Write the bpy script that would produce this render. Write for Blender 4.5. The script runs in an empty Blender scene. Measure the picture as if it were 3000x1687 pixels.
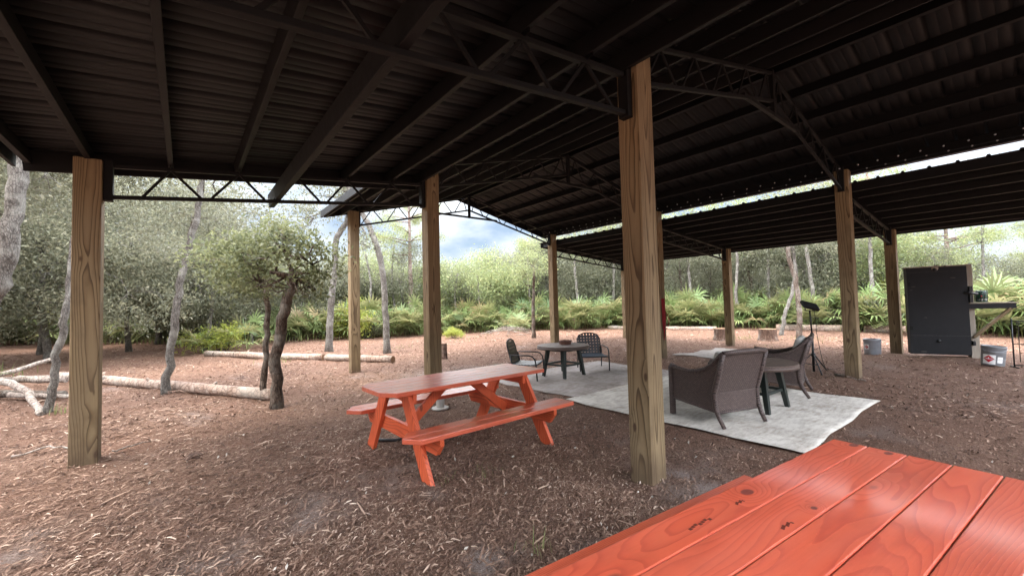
import bpy, math, random
import numpy as np
from mathutils import Matrix, Vector
random.seed(7); RNG = np.random.default_rng(11)
SC = bpy.context.scene; COL = SC.collection
R = math.radians
# ------------------------------------------------------------------ ground height (metres)
def gh(u, v):
    u = np.asarray(u, float); v = np.asarray(v, float)
    def b(cu, cv, s, a): return a*np.exp(-((u-cu)**2+(v-cv)**2)/(2*s*s))
    z = b(9.6, 10.6, 2.2, .17)+b(13.2, 1.2, 1.6, .10)+b(2.9, 1.9, .9, -.035)+b(10.1, 12.7, .55, .30)+b(9.2, 12.9, .6, .16)
    for pu in (-.735, 2.925, 9.025, 12.685):
        for pv in (1.985, 5.645, 9.305): z = z+b(pu, pv, .16, .035)
    d = np.sqrt(u*u+v*v)
    z = z+.012*np.sin(1.9*u+.7*v+1)*np.sin(1.3*v-.8*u)+.008*np.sin(4.1*u-2.2*v)*np.sin(3.7*v+1.1*u)
    z = z+.10*np.clip((d-16)/12, 0, 1)
    return z
def fine(u, v):
    return .014*np.sin(9.3*u+3*v)*np.sin(8.1*v-2.6*u+1)+.009*np.sin(19*u-7*v)*np.sin(17*v+5*u)+.012*np.sin(5.1*u-4*v+2)*np.sin(4.3*v+3.3*u)
def bare(u, v):
    f = np.sin(1.7*u+.6*v+.5)*np.sin(1.3*v-.9*u+2.)+.55*np.sin(3.9*u-1.1*v)*np.sin(3.1*v+1.9*u+1)+.3*np.sin(8*u+3*v)*np.sin(7*v-4*u)
    m = .7*np.clip((f-.85)/.35, 0, 1)*(.5+.5*np.sin(15*u+6*v)*np.sin(13*v-7*u))
    for cu, cv, rr, a in ((3.15, 1.75, .45, 1.), (1.35, 1.95, .22, .9), (.75, 3.2, .3, .8), (.15, 3.0, .22, .8), (1.9, 1.55, .25, .8), (4.0, 7.8, .7, .8)):
        m = np.maximum(m, a*np.exp(-((u-cu)**2+(v-cv)**2)/(rr*rr)*1.2)*np.clip(.75+.6*np.sin(13*u+5*v)*np.sin(11*v-6*u), 0, 1.2))
    return np.clip(m, 0, 1)
def finedirt(u, v): return np.clip((u-2.9)/1.2, 0, 1)*np.clip((4.6-v)/1.0, 0, 1)*np.clip((15-u)/2, 0, 1)
RUGS = [(4.35, 1.33, 7.2, 4.25), (4.5, 4.25, 7.62, 6.45)]
def in_rug(u, v, m=0):
    k = np.zeros(np.shape(u), bool)
    for a, b, c, d in RUGS: k |= (u > a-m) & (u < c+m) & (v > b-m) & (v < d+m)
    return k
def G(u, v): return float(gh(u, v))
# ------------------------------------------------------------------ mesh builder
class MB:
    def __init__(s): s.v = []; s.f = []; s.b = []; s.m = []; s.bid = 0.; s.mi = 0; s.sm = []
    def add(s, vs, fs, smooth=False):
        o = len(s.v); s.v += [tuple(x) for x in vs]
        for f in fs: s.f.append([o+i for i in f]); s.b.append(s.bid); s.m.append(s.mi); s.sm.append(smooth)
        return s
    def box(s, c, d, M=None):
        x, y, z = d[0]/2, d[1]/2, d[2]/2
        vs = [Vector((sx*x, sy*y, sz*z)) for sz in (-1, 1) for sy in (-1, 1) for sx in (-1, 1)]
        T = Matrix.Translation(c) @ (M.to_4x4() if M else Matrix())
        return s.add([T @ p for p in vs], [(0, 2, 3, 1), (4, 5, 7, 6), (0, 1, 5, 4), (2, 6, 7, 3), (0, 4, 6, 2), (1, 3, 7, 5)])
    def bar(s, a, b, w, h, up=(0, 0, 1)):
        a = Vector(a); b = Vector(b); d = b-a; L = d.length; d.normalize(); up = Vector(up)
        x = d.cross(up); x.normalize(); z = x.cross(d)
        M = Matrix((x, d, z)).transposed()
        return s.box((a+b)/2, (w, L, h), M)
    def prism(s, poly, t, M=Matrix()):
        n = len(poly)
        vs = [M @ Vector((p[0], p[1], -t/2)) for p in poly]+[M @ Vector((p[0], p[1], t/2)) for p in poly]
        fs = [tuple(range(n))[::-1], tuple(range(n, 2*n))]+[(i, (i+1) % n, n+(i+1) % n, n+i) for i in range(n)]
        return s.add(vs, fs)
    def tube(s, pts, r, n=8, cap=True, smooth=True):
        pts = [Vector(p) for p in pts]; m = len(pts)
        rs = list(r) if hasattr(r, '__len__') else [r]*m
        vs = []; up = Vector((.13, .21, .97)); px = None
        for i, p in enumerate(pts):
            d = (pts[min(i+1, m-1)]-pts[max(i-1, 0)]).normalized()
            x = d.cross(up) if px is None else px-d*px.dot(d)
            if x.length < 1e-4: x = d.cross(Vector((1, 0, 0)))
            x.normalize(); y = d.cross(x); px = x
            for k in range(n):
                a = 2*math.pi*k/n; vs.append(p+(x*math.cos(a)+y*math.sin(a))*rs[i])
        fs = [(i*n+k, i*n+(k+1) % n, (i+1)*n+(k+1) % n, (i+1)*n+k) for i in range(m-1) for k in range(n)]
        s.add(vs, fs, smooth)
        if cap:
            o = len(s.v)-m*n
            s.f += [[o+k for k in range(n)][::-1], [o+(m-1)*n+k for k in range(n)]]; s.b += [s.bid]*2; s.m += [s.mi]*2; s.sm += [False]*2
        return s
    def lathe(s, prof, n=24, M=Matrix(), smooth=True):
        vs = [M @ Vector((r*math.cos(2*math.pi*k/n), r*math.sin(2*math.pi*k/n), z)) for r, z in prof for k in range(n)]
        m = len(prof)
        fs = [(i*n+k, i*n+(k+1) % n, (i+1)*n+(k+1) % n, (i+1)*n+k) for i in range(m-1) for k in range(n)]
        return s.add(vs, fs, smooth)
    def build(s, name, mats, parent=None, bevel=0):
        me = bpy.data.meshes.new(name); me.from_pydata(s.v, [], s.f)
        for m in (mats if isinstance(mats, (list, tuple)) else [mats]): me.materials.append(m)
        me.polygons.foreach_set('material_index', s.m); me.polygons.foreach_set('use_smooth', s.sm)
        at = me.attributes.new('bid', 'FLOAT', 'FACE'); at.data.foreach_set('value', s.b)
        me.update()
        return link(name, me, parent, bevel)
def link(name, me, parent=None, bevel=0):
    o = bpy.data.objects.new(name, me); COL.objects.link(o)
    if parent: o.parent = parent
    if bevel:
        b = o.modifiers.new('edge', 'BEVEL'); b.width = bevel; b.segments = 2; b.limit_method = 'ANGLE'; b.angle_limit = R(40)
    return o
def npmesh(name, V, F, mats, tint=None, mi=None, smooth=False):
    """fast mesh from numpy arrays; F is (n,k)"""
    me = bpy.data.meshes.new(name); n, k = F.shape
    me.vertices.add(len(V)); me.vertices.foreach_set('co', np.asarray(V, np.float32).ravel())
    me.loops.add(n*k); me.loops.foreach_set('vertex_index', F.astype(np.int32).ravel())
    me.polygons.add(n); me.polygons.foreach_set('loop_start', np.arange(0, n*k, k, dtype=np.int32))
    try: me.polygons.foreach_set('loop_total', np.full(n, k, np.int32))
    except Exception: pass
    for m in (mats if isinstance(mats, (list, tuple)) else [mats]): me.materials.append(m)
    if mi is not None: me.polygons.foreach_set('material_index', np.asarray(mi, np.int32))
    if smooth: me.polygons.foreach_set('use_smooth', np.ones(n, bool))
    if tint is not None:
        a = me.attributes.new('tint', 'FLOAT', 'FACE'); a.data.foreach_set('value', np.asarray(tint, np.float32))
    me.update(calc_edges=True); me.validate()
    return me
def tag(o, label=None, cat=None, group=None, kind=None):
    for k, x in (('label', label), ('category', cat), ('group', group), ('kind', kind)):
        if x: o[k] = x
    return o
def thing(name, loc, label, cat, group=None, rz=0, sc=1):
    o = bpy.data.objects.new(name, None); o.empty_display_size = .1; COL.objects.link(o)
    o.location = loc; o.rotation_euler.z = rz; o.scale = (sc, sc, sc)
    return tag(o, label, cat, group)
def dup(root, loc, rz, sc=1, label=None, group=None):
    def cp(o, par):
        c = o.copy(); COL.objects.link(c)
        if par: c.parent = par
        for ch in o.children: cp(ch, c)
        return c
    r = cp(root, None); r.location = loc; r.rotation_euler.z = rz
    r.scale = sc if hasattr(sc, '__len__') else (sc, sc, sc)
    if label: r['label'] = label
    if group: r['group'] = group
    return r
# ------------------------------------------------------------------ material helpers
class NT:
    def __init__(s, name):
        s.mat = bpy.data.materials.new(name); s.mat.use_nodes = True; s.t = s.mat.node_tree
        s.bsdf = s.t.nodes['Principled BSDF']; s.out = s.t.nodes['Material Output']
    def n(s, ty, ins=None, **pr):
        x = s.t.nodes.new(ty)
        for k, v in pr.items(): setattr(x, k, v)
        for k, v in (ins or {}).items(): s.set(x.inputs[k], v)
        return x
    def set(s, inp, v):
        if isinstance(v, bpy.types.NodeSocket): s.t.links.new(v, inp)
        else: inp.default_value = v
    def m(s, op, a, b=0, c=0, clamp=False):
        x = s.n('ShaderNodeMath', {0: a, 1: b, 2: c}, operation=op); x.use_clamp = clamp; return x.outputs[0]
    def coord(s, w='Object'): return s.n('ShaderNodeTexCoord').outputs[w]
    def sep(s, v): return s.n('ShaderNodeSeparateXYZ', {0: v}).outputs
    def xyz(s, x, y, z): return s.n('ShaderNodeCombineXYZ', {0: x, 1: y, 2: z}).outputs[0]
    def scale(s, v, k): return s.n('ShaderNodeVectorMath', {0: v, 1: k}, operation='MULTIPLY').outputs[0]
    def addv(s, v, k): return s.n('ShaderNodeVectorMath', {0: v, 1: k}, operation='ADD').outputs[0]
    def noise(s, v, sc, det=3, rough=.5, dist=0, out='Fac'):
        return s.n('ShaderNodeTexNoise', {'Vector': v, 'Scale': sc, 'Detail': det, 'Roughness': rough, 'Distortion': dist}).outputs[out]
    def ramp(s, f, stops, interp='LINEAR'):
        x = s.n('ShaderNodeValToRGB', {0: f}); cr = x.color_ramp; cr.interpolation = interp
        while len(cr.elements) < len(stops): cr.elements.new(.5)
        for e, (p, c) in zip(cr.elements, stops):
            e.position = p; e.color = (c[0], c[1], c[2], 1) if hasattr(c, '__len__') else (c, c, c, 1)
        return x.outputs[0]
    def mix(s, f, a, b, ty='MIX'):
        x = s.n('ShaderNodeMix', data_type='RGBA', blend_type=ty)
        for k, v in (('Factor', f), ('A', a), ('B', b)):
            i = [q for q in x.inputs if q.name == k and (q.type == 'RGBA' if k != 'Factor' else q.type == 'VALUE')][0]
            if hasattr(v, '__len__') and not isinstance(v, bpy.types.NodeSocket): v = (*v[:3], 1)
            s.set(i, v)
        return [o for o in x.outputs if o.type == 'RGBA'][0]
    def attr(s, n): return s.n('ShaderNodeAttribute', attribute_name=n).outputs['Fac']
    def orand(s): return s.n('ShaderNodeObjectInfo').outputs['Random']
    def bump(s, h, st, d=.01): s.set(s.bsdf.inputs['Normal'], s.n('ShaderNodeBump', {'Height': h, 'Strength': st, 'Distance': d}).outputs[0])
    def fin(s, col=None, rough=None, spec=None, coat=None, metal=None, coatr=None):
        for k, v in (('Base Color', col), ('Roughness', rough), ('Specular IOR Level', spec), ('Coat Weight', coat), ('Metallic', metal), ('Coat Roughness', coatr)):
            if v is None: continue
            if k == 'Base Color' and hasattr(v, '__len__') and not isinstance(v, bpy.types.NodeSocket): v = (*v[:3], 1)
            s.set(s.bsdf.inputs[k], v)
        return s.mat
def wood(name, axis, light, mid, dark, freq=95, knot=(.05, .022, .012), rough=.75, coat=0, streak=.35, wander=.085, bumpst=.25, grey=None, spec=.3, ringmix=1.0, along=.36, cen=.16, base=False, knots=(), coatr=.27):
    s = NT(name); o = s.sep(s.coord()); rnd = s.orand(); bid = s.attr('bid')
    a = o[axis]; p, q = [o[i] for i in range(3) if i != axis]
    seed = s.m('ADD', s.m('MULTIPLY', rnd, 37.), s.m('MULTIPLY', bid, 5.37))
    wn = s.n('ShaderNodeTexWhiteNoise', {'W': s.m('MULTIPLY', s.m('ADD', seed, .31), 13.7)}, noise_dimensions='1D').outputs['Color']
    wr = s.sep(wn)
    ax = s.m('ADD', a, s.m('MULTIPLY', seed, 3.))
    vor = s.n('ShaderNodeTexVoronoi', {'Vector': s.xyz(s.m('MULTIPLY', ax, 2.6), s.m('MULTIPLY', p, 6.), s.m('MULTIPLY', q, 6.)), 'Scale': 1., 'Randomness': 1.})
    gate = s.m('GREATER_THAN', s.sep(vor.outputs['Color'])[0], .62); vor = vor.outputs['Distance']
    kn = s.n('ShaderNodeMapRange', {0: vor, 1: .13, 2: .07, 3: 0., 4: 1.}, interpolation_type='SMOOTHSTEP').outputs[0]; kn = s.m('MULTIPLY', kn, gate)
    kw = s.n('ShaderNodeMapRange', {0: vor, 1: .50, 2: .0, 3: 0., 4: 1.}, interpolation_type='SMOOTHSTEP').outputs[0]; kw = s.m('MULTIPLY', kw, gate)
    for kx, ky, kr in knots:
        dx = s.m('MULTIPLY', s.m('SUBTRACT', o[0], kx), .62); dy = s.m('SUBTRACT', o[1], ky); dd = s.m('SQRT', s.m('ADD', s.m('MULTIPLY', dx, dx), s.m('MULTIPLY', dy, dy)))
        kn = s.m('MAXIMUM', kn, s.n('ShaderNodeMapRange', {0: dd, 1: kr, 2: kr*.78, 3: 0., 4: 1.}).outputs[0])
        kw = s.m('MAXIMUM', kw, s.m('MULTIPLY', s.n('ShaderNodeMapRange', {0: dd, 1: kr*4.5, 2: 0., 3: 0., 4: 1.}, interpolation_type='SMOOTHSTEP').outputs[0], 2.2))
    nv = s.xyz(s.m('MULTIPLY', ax, along), s.m('MULTIPLY', p, 1.4), s.m('MULTIPLY', q, 1.4))
    w1 = s.sep(s.noise(nv, 2.3, 2.5, .45, out='Color'))
    pp = s.m('ADD', s.m('ADD', p, s.m('MULTIPLY', s.m('SUBTRACT', wr[0], .5), cen)), s.m('MULTIPLY', s.m('SUBTRACT', w1[0], .5), wander*2))
    qq = s.m('ADD', s.m('ADD', q, s.m('MULTIPLY', s.m('SUBTRACT', wr[1], .5), cen)), s.m('MULTIPLY', s.m('SUBTRACT', w1[1], .5), wander*2))
    rr = s.m('SQRT', s.m('ADD', s.m('MULTIPLY', pp, pp), s.m('MULTIPLY', qq, qq)))
    rr = s.m('ADD', rr, s.m('MULTIPLY', kw, .012)); rr = s.m('ADD', rr, s.m('MULTIPLY', s.noise(s.xyz(s.m('MULTIPLY', ax, 5.), s.m('MULTIPLY', p, 22.), s.m('MULTIPLY', q, 22.)), 1., 2), .0035))
    ring = s.m('FRACT', s.m('MULTIPLY', rr, freq))
    c1 = s.ramp(ring, [(0, light), (.42, [l*.75+m_*.25 for l, m_ in zip(light, mid)]), (.70, mid), (.86, dark), (.95, dark), (1., light)])
    fib = s.noise(s.xyz(s.m('MULTIPLY', ax, 4.), s.m('MULTIPLY', p, 130.), s.m('MULTIPLY', q, 130.)), 1., 2, .6)
    c2 = s.mix(s.m('MULTIPLY', fib, streak), c1, dark)
    if ringmix < 1: c2 = s.mix(ringmix, light, c2)
    st = s.noise(s.xyz(s.m('MULTIPLY', ax, .8), s.m('MULTIPLY', p, 4.), s.m('MULTIPLY', q, 4.)), 1.6, 3, .6)
    c3 = s.mix(s.n('ShaderNodeMapRange', {0: st, 1: .45, 2: .75, 3: 0., 4: .55}).outputs[0], c2, grey or mid)
    c4 = s.mix(s.m('MULTIPLY', kn, .85), c3, knot)
    big = s.noise(s.xyz(s.m('MULTIPLY', ax, 1.1), s.m('MULTIPLY', p, 3.), s.m('MULTIPLY', q, 3.)), 2.2, 4, .65)
    c4 = s.mix(s.n('ShaderNodeMapRange', {0: big, 1: .50, 2: .72, 3: 0., 4: .42}).outputs[0], c4, [x*.55 for x in mid])
    if base:
        dz = s.m('ADD', s.n('ShaderNodeMapRange', {0: a, 1: .40, 2: .62, 3: 1., 4: 0.}).outputs[0], s.m('MULTIPLY', s.m('SUBTRACT', big, .5), 1.4), clamp=True)
        c4 = s.mix(s.m('MULTIPLY', dz, .6), c4, (.085, .055, .035))
    if coat:
        s.fin(c4, s.m('ADD', rough, s.m('MULTIPLY', ring, .10)), spec, coat, coatr=coatr)
    else: s.fin(c4, rough, spec)
    s.bump(s.m('ADD', s.m('MULTIPLY', ring, .7), s.m('MULTIPLY', fib, .5)), bumpst, .004)
    return s.mat
def plain(name, col, rough=.6, spec=.4, metal=0, var=.25, sc=14, bump=.1):
    s = NT(name); n = s.noise(s.coord(), sc, 5, .6)
    c = s.mix(s.m('MULTIPLY', s.m('SUBTRACT', n, .25, clamp=True), 2*var), col, [x*.35 for x in col])
    s.fin(c, s.m('ADD', rough-.1, s.m('MULTIPLY', n, .2)), spec, metal=metal)
    if bump: s.bump(n, bump, .004)
    return s.mat
M = {}
M['post'] = wood('treated_pine', 2, (.30, .224, .125), (.215, .150, .080), (.095, .063, .033), freq=72, rough=.8, along=.22, wander=.070, bumpst=.3, cen=.07, base=True, grey=(.20, .145, .088))
M['red_x'] = wood('red_stained_board', 0, (.76, .150, .066), (.69, .122, .053), (.53, .078, .036), freq=110, knot=(.11, .03, .02), rough=.42, coat=1.0, along=.30, streak=.30, wander=.075, bumpst=.45, grey=(.68, .15, .085), spec=.5)
M['red_fg'] = wood('wet_red_tabletop', 0, (.72, .122, .055), (.66, .104, .047), (.56, .078, .036), freq=165, knot=(.13, .035, .028), rough=.50, coat=1.0, along=.26, streak=.22, wander=.07, bumpst=.4, grey=(.67, .165, .10), spec=.6, coatr=.12, knots=((-.007, .293, .021), (.053, .102, .010), (.885, .255, .020), (.875, .125, .017)))
M['red_z'] = wood('red_stained_leg', 2, (.72, .13, .045), (.62, .10, .036), (.42, .06, .024), freq=75, knot=(.16, .04, .02), rough=.45, coat=.15, streak=.25, wander=.075, bumpst=.3, grey=(.66, .14, .06))
M['red_y'] = wood('red_stained_support', 1, (.72, .13, .045), (.62, .10, .036), (.42, .06, .024), freq=75, knot=(.16, .04, .02), rough=.45, coat=.15, streak=.25, wander=.075, bumpst=.3, grey=(.66, .14, .06))
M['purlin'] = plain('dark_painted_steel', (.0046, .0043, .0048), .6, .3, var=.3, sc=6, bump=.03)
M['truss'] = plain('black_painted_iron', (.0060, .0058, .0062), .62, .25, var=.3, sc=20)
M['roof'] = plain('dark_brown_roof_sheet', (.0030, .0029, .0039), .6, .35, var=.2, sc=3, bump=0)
M['black'] = plain('black_powder_coat', (.014, .015, .016), .4, .5, var=.2)
M['blackwood'] = plain('black_stained_plywood', (.010, .0105, .012), .62, .35, var=.35, sc=5)
M['greywood'] = wood('weathered_timber', 2, (.46, .41, .34), (.36, .31, .25), (.20, .165, .125), freq=70, rough=.85, grey=(.3, .27, .22))
M['greywood_y'] = wood('weathered_shelf_timber', 1, (.40, .35, .28), (.30, .25, .19), (.13, .10, .075), freq=70, rough=.85, grey=(.2, .16, .12))
M['tabletop'] = wood('brown_slat_top', 0, (.135, .095, .078), (.105, .072, .058), (.055, .036, .03), freq=70, rough=.55, knot=(.05, .03, .025), wander=.05, streak=.3, spec=.4)
M['tableleg'] = plain('black_green_resin', (.012, .019, .016), .4, .5, var=.2)
M['strap'] = plain('charcoal_vinyl_strap', (.030, .032, .036), .38, .5, var=.2, sc=40)
M['seatstrap'] = plain('skylit_vinyl_seat', (.13, .155, .19), .45, .5, var=.35, sc=60)  # skylight on the seat straps, put into their grey-blue colour
M['cushion'] = plain('pale_grey_cushion', (.44, .43, .40), .9, .2, var=.15, sc=80)
M['steel'] = plain('galvanised_bucket', (.38, .40, .43), .55, .5, metal=.25, var=.3, sc=11)
M['steel_grey'] = plain('grey_painted_bucket', (.26, .27, .28), .55, .5, metal=.2, var=.3, sc=11)
M['paper'] = plain('white_label_paper', (.78, .78, .76), .7, .3, var=.08)
M['redink'] = plain('red_label_ink', (.55, .03, .04), .6, .3, var=.05)
M['blackink'] = plain('black_label_ink', (.02, .02, .02), .6, .3, var=.05)
M['whiteink'] = plain('white_print', (.8, .8, .8), .6, .3, var=.05)
M['green_can'] = plain('green_metal_keg', (.012, .075, .04), .3, .6, var=.15)
M['brownbox'] = plain('reddish_brown_box', (.15, .07, .05), .6, .4, var=.3)
M['rope'] = plain('red_rope', (.42, .05, .055), .9, .2, var=.4, sc=60)
M['plastic_white'] = plain('off_white_spool', (.52, .49, .44), .6, .4, var=.3, sc=25)
M['hose'] = plain('black_rubber', (.015, .015, .016), .5, .4)
M['glassgrey'] = plain('lamp_glass', (.10, .10, .11), .15, .6)
def wicker():
    s = NT('brown_wicker'); o = s.sep(s.coord()); h = s.m('ADD', o[0], s.m('MULTIPLY', o[1], .93))
    br = s.n('ShaderNodeTexBrick', {'Vector': s.xyz(h, o[2], 0.), 'Color1': (.19, .135, .118, 1), 'Color2': (.12, .082, .072, 1), 'Mortar': (.018, .012, .011, 1), 'Scale': 1., 'Mortar Size': .0028, 'Brick Width': .030, 'Row Height': .0125})
    n = s.noise(s.coord(), 9, 3)
    c = s.mix(s.m('MULTIPLY', n, .35), br.outputs['Color'], (.06, .042, .037))
    s.fin(c, .5, .45); s.bump(br.outputs['Fac'], .6, -.004); return s.mat
M['wicker'] = wicker()
def rugm(name, col, dirt, amt):
    s = NT(name); c = s.coord(); w = s.noise(c, 160, 2); a = s.noise(c, 2.4, 5, .62, .4); b = s.noise(s.scale(c, (1., 3.2, 1.)), 7, 4, .7)
    f = s.m('MULTIPLY', s.m('MULTIPLY', s.m('SUBTRACT', s.m('ADD', a, b), .85, clamp=True), amt), 1.)
    k = s.mix(f, col, dirt); k = s.mix(s.m('MULTIPLY', w, .25), k, [x*.6 for x in col])
    s.fin(k, .95, .15); s.bump(w, .3, .003); return s.mat
M['rug_cream'] = rugm('cream_woven_rug', (.64, .605, .54), (.27, .225, .185), 2.0)
M['rug_grey'] = rugm('grey_woven_rug', (.43, .385, .355), (.21, .175, .15), 2.4)
M['mat_far'] = rugm('faded_grey_mat', (.40, .365, .33), (.22, .17, .14), 2.0)
def bark(name, a, b, c, sc=7, stretch=.35, bm=.8):
    s = NT(name); o = s.scale(s.coord(), (1, 1, stretch)); n1 = s.noise(o, sc*3.2, 5, .7, .8); n2 = s.noise(s.coord(), sc*.5, 4, .6)
    v = s.n('ShaderNodeTexVoronoi', {'Vector': o, 'Scale': sc*4.2}, feature='DISTANCE_TO_EDGE').outputs[0]
    k = s.ramp(n1, [(.3, a), (.52, b), (.72, c)]); k = s.mix(s.ramp(v, [(0, .75), (.12, 0)]), k, [x*.35 for x in a])
    lich = s.ramp(n2, [(.48, 0), (.70, .45)]); k = s.mix(lich, k, (.42, .42, .37))
    s.fin(k, .9, .2); s.bump(s.m('ADD', n1, s.m('MINIMUM', v, .15)), bm, .03); return s.mat
M['bark_oak'] = bark('grey_oak_bark', (.075, .065, .055), (.165, .15, .132), (.28, .265, .235), sc=11)
M['bark_dark'] = bark('dark_oak_bark', (.05, .036, .028), (.12, .088, .068), (.22, .18, .145))
M['bark_pine'] = bark('pine_bark', (.13, .085, .07), (.27, .19, .16), (.38, .30, .27), sc=5)
M['bark_birch'] = bark('pale_lichen_bark', (.20, .19, .17), (.50, .49, .46), (.68, .68, .65), sc=5)
M['log'] = bark('peeled_log', (.23, .145, .105), (.35, .26, .205), (.45, .37, .315), sc=2.2, stretch=1, bm=.25)
M['deadwood'] = bark('bleached_deadwood', (.17, .13, .105), (.32, .265, .225), (.47, .42, .37), sc=5, stretch=.3, bm=.5)
M['cutend'] = plain('sawn_log_end', (.30, .185, .11), .9, .2, var=.5, sc=18)
M['stump'] = bark('stump_bark', (.075, .045, .034), (.16, .10, .075), (.26, .19, .15), sc=5)
def leafmat(name, stops, trans=.35, rough=.45, hue=.25):
    s = NT(name); t = s.attr('tint'); r = s.orand()
    c = s.ramp(t, stops); c = s.mix(s.m('MULTIPLY', r, hue), c, [x*.55 for x in stops[0][1]])
    tr = s.n('ShaderNodeBsdfTranslucent', {0: s.mix(.5, c, [min(1, x*1.5) for x in stops[-1][1]])})
    s.fin(c, rough, .35)
    mx = s.n('ShaderNodeMixShader', {0: trans, 1: s.bsdf.outputs[0], 2: tr.outputs[0]}); s.t.links.new(mx.outputs[0], s.out.inputs[0]); return s.mat
M['leaf_oak'] = leafmat('oak_leaf', [(0, (.048, .058, .035)), (.5, (.108, .122, .074)), (.85, (.185, .195, .125)), (1, (.31, .30, .21))], .42)
M['leaf_green'] = leafmat('scrub_leaf', [(0, (.080, .118, .048)), (.5, (.170, .222, .095)), (.85, (.275, .33, .145)), (1, (.42, .42, .21))], .42)
M['leaf_dark'] = leafmat('shade_shrub_leaf', [(0, (.065, .085, .042)), (.6, (.13, .158, .076)), (1, (.25, .26, .13))], .42)
M['leaf_lime'] = leafmat('lime_sapling_leaf', [(0, (.17, .24, .05)), (.6, (.32, .38, .075)), (1, (.52, .50, .13))], .45)
M['palm'] = leafmat('palmetto_blade', [(0, (.085, .145, .050)), (.6, (.205, .29, .105)), (.93, (.40, .46, .20)), (1, (.40, .31, .18))], .3, .4)
M['pine'] = leafmat('pine_needle', [(0, (.13, .17, .045)), (.6, (.24, .28, .075)), (1, (.36, .37, .12))], .35)
M['grass'] = leafmat('grass_blade', [(0, (.10, .14, .045)), (.6, (.20, .23, .085)), (1, (.40, .36, .17))], .3)
M['mulch'] = leafmat('wood_chip', [(0, (.060, .033, .023)), (.38, (.185, .108, .075)), (.72, (.355, .235, .170)), (.94, (.57, .43, .33)), (1, (.74, .62, .50))], .0, .9, 0)
def groundm():
    s = NT('mulch_ground'); c = s.coord(); a = s.noise(c, 1.1, 5, .62); b = s.noise(s.scale(c, (1., 1.6, 1.)), 42, 5, .72, .7); d = s.noise(c, 130, 3, .7); e = s.noise(c, .55, 4, .6)
    k = s.ramp(b, [(.30, (.056, .031, .022)), (.47, (.165, .095, .066)), (.60, (.275, .172, .122)), (.74, (.46, .33, .25))])
    k = s.mix(s.ramp(a, [(.42, 0), (.68, .55)]), k, (.17, .088, .058))
    k = s.mix(s.m('MULTIPLY', s.ramp(d, [(.55, 0), (.7, 1)]), .35), k, (.38, .28, .22))
    k = s.mix(s.m('MULTIPLY', s.m('MULTIPLY', s.attr('bare'), .8), s.ramp(b, [(.35, .5), (.6, 1)])), k, s.ramp(d, [(.4, (.25, .21, .19)), (.65, (.42, .385, .36))]))
    k = s.mix(s.m('MULTIPLY', s.attr('finedirt'), .35), k, s.ramp(d, [(.35, (.06, .034, .024)), (.65, (.15, .088, .062))]))
    s.fin(k, .95, .15); s.bump(s.m('ADD', b, s.m('MULTIPLY', d, .5)), .9, .03); return s.mat
M['ground'] = groundm()
# ------------------------------------------------------------------ ground sheet
def make_ground():
    nr, na = 150, 400
    r = .25*1.052**np.arange(nr); a = np.linspace(0, 2*np.pi, na, endpoint=False)
    U = np.outer(r, np.cos(a))+1.0; Vv = np.outer(r, np.sin(a))+1.0
    Z = gh(U, Vv)+np.where((r < 30)[:, None] & ~in_rug(U, Vv, .1), fine(U, Vv), 0)
    V = np.concatenate([np.stack([U, Vv, Z], -1).reshape(-1, 3), [[1., 1., G(1, 1)]]])
    i = np.arange(nr-1)[:, None]*na; j = np.arange(na)[None]
    F = np.stack([i+j, i+na+j, i+na+(j+1) % na, i+(j+1) % na], -1).reshape(-1, 4)
    me = npmesh('ground', V, F, M['ground'], smooth=True)
    for nm, fn in (('bare', bare), ('finedirt', finedirt)):
        at_ = me.attributes.new(nm, 'FLOAT', 'POINT'); at_.data.foreach_set('value', np.asarray(fn(V[:, 0], V[:, 1])*(np.hypot(V[:, 0], V[:, 1]) < 14), np.float32))
    tag(link('ground', me), kind='structure')
make_ground()
# ------------------------------------------------------------------ the barn
U0, V0 = -.735, 1.985
UR = [U0, U0+3.66, U0+9.76, U0+13.42]; VL = [V0-3.66, V0, V0+3.66, V0+7.32]
BACK = -1.85
barn = thing('pole_barn', (0, 0, 0), 'open pole barn with timber posts, black trusses and dark metal gable roof with lean-to wings', 'barn')
A = .198
def post(i, j, top):
    u, v = UR[i], VL[j]; z0 = -.35
    mb = MB(); mb.box((0, 0, (top-z0)/2), (A, A, top-z0)); o = mb.build('post', M['post'], barn, .008)
    o.location = (u, v, z0); o.rotation_euler.z = random.uniform(-.012, .012); return o
INN = {1: [3.58, 3.58, 3.55, 3.56], 2: [3.58, 3.60, 3.58, 3.56]}
for i in (1, 2):
    for j in range(4): post(i, j, INN[i][j])
for j in range(3): post(0, j, 2.915)
for j in range(4): post(3, j, 2.905)
zl = lambda u: 2.968+.107*(u+.134)          # purlin underside, left wing
zg = lambda u: 4.365-.25*abs(u-5.975)       # gable
zr = lambda u: 3.252-.092*(u-9.025)         # right wing
def purlin(u, z, v1, slope, w=.045, hh=.14, v0=BACK):
    mb = MB(); a = math.atan(slope); mb.box((0, (v0+v1)/2, hh/2), (w, v1-v0, hh)); o = mb.build('purlin', M['purlin'], barn, .004)
    o.location = (u, 0, z); o.rotation_euler.y = -a; return o
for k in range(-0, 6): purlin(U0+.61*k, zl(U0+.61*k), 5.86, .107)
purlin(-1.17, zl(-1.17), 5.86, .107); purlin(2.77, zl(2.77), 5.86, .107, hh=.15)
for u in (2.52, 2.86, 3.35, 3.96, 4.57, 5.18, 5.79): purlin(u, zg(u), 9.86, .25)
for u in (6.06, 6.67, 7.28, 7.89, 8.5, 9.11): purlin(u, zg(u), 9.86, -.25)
for u in (9.19, 9.64, 10.25, 10.86, 11.47, 12.08, 12.60, 13.08): purlin(u, zr(u), 9.9, -.092)
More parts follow.
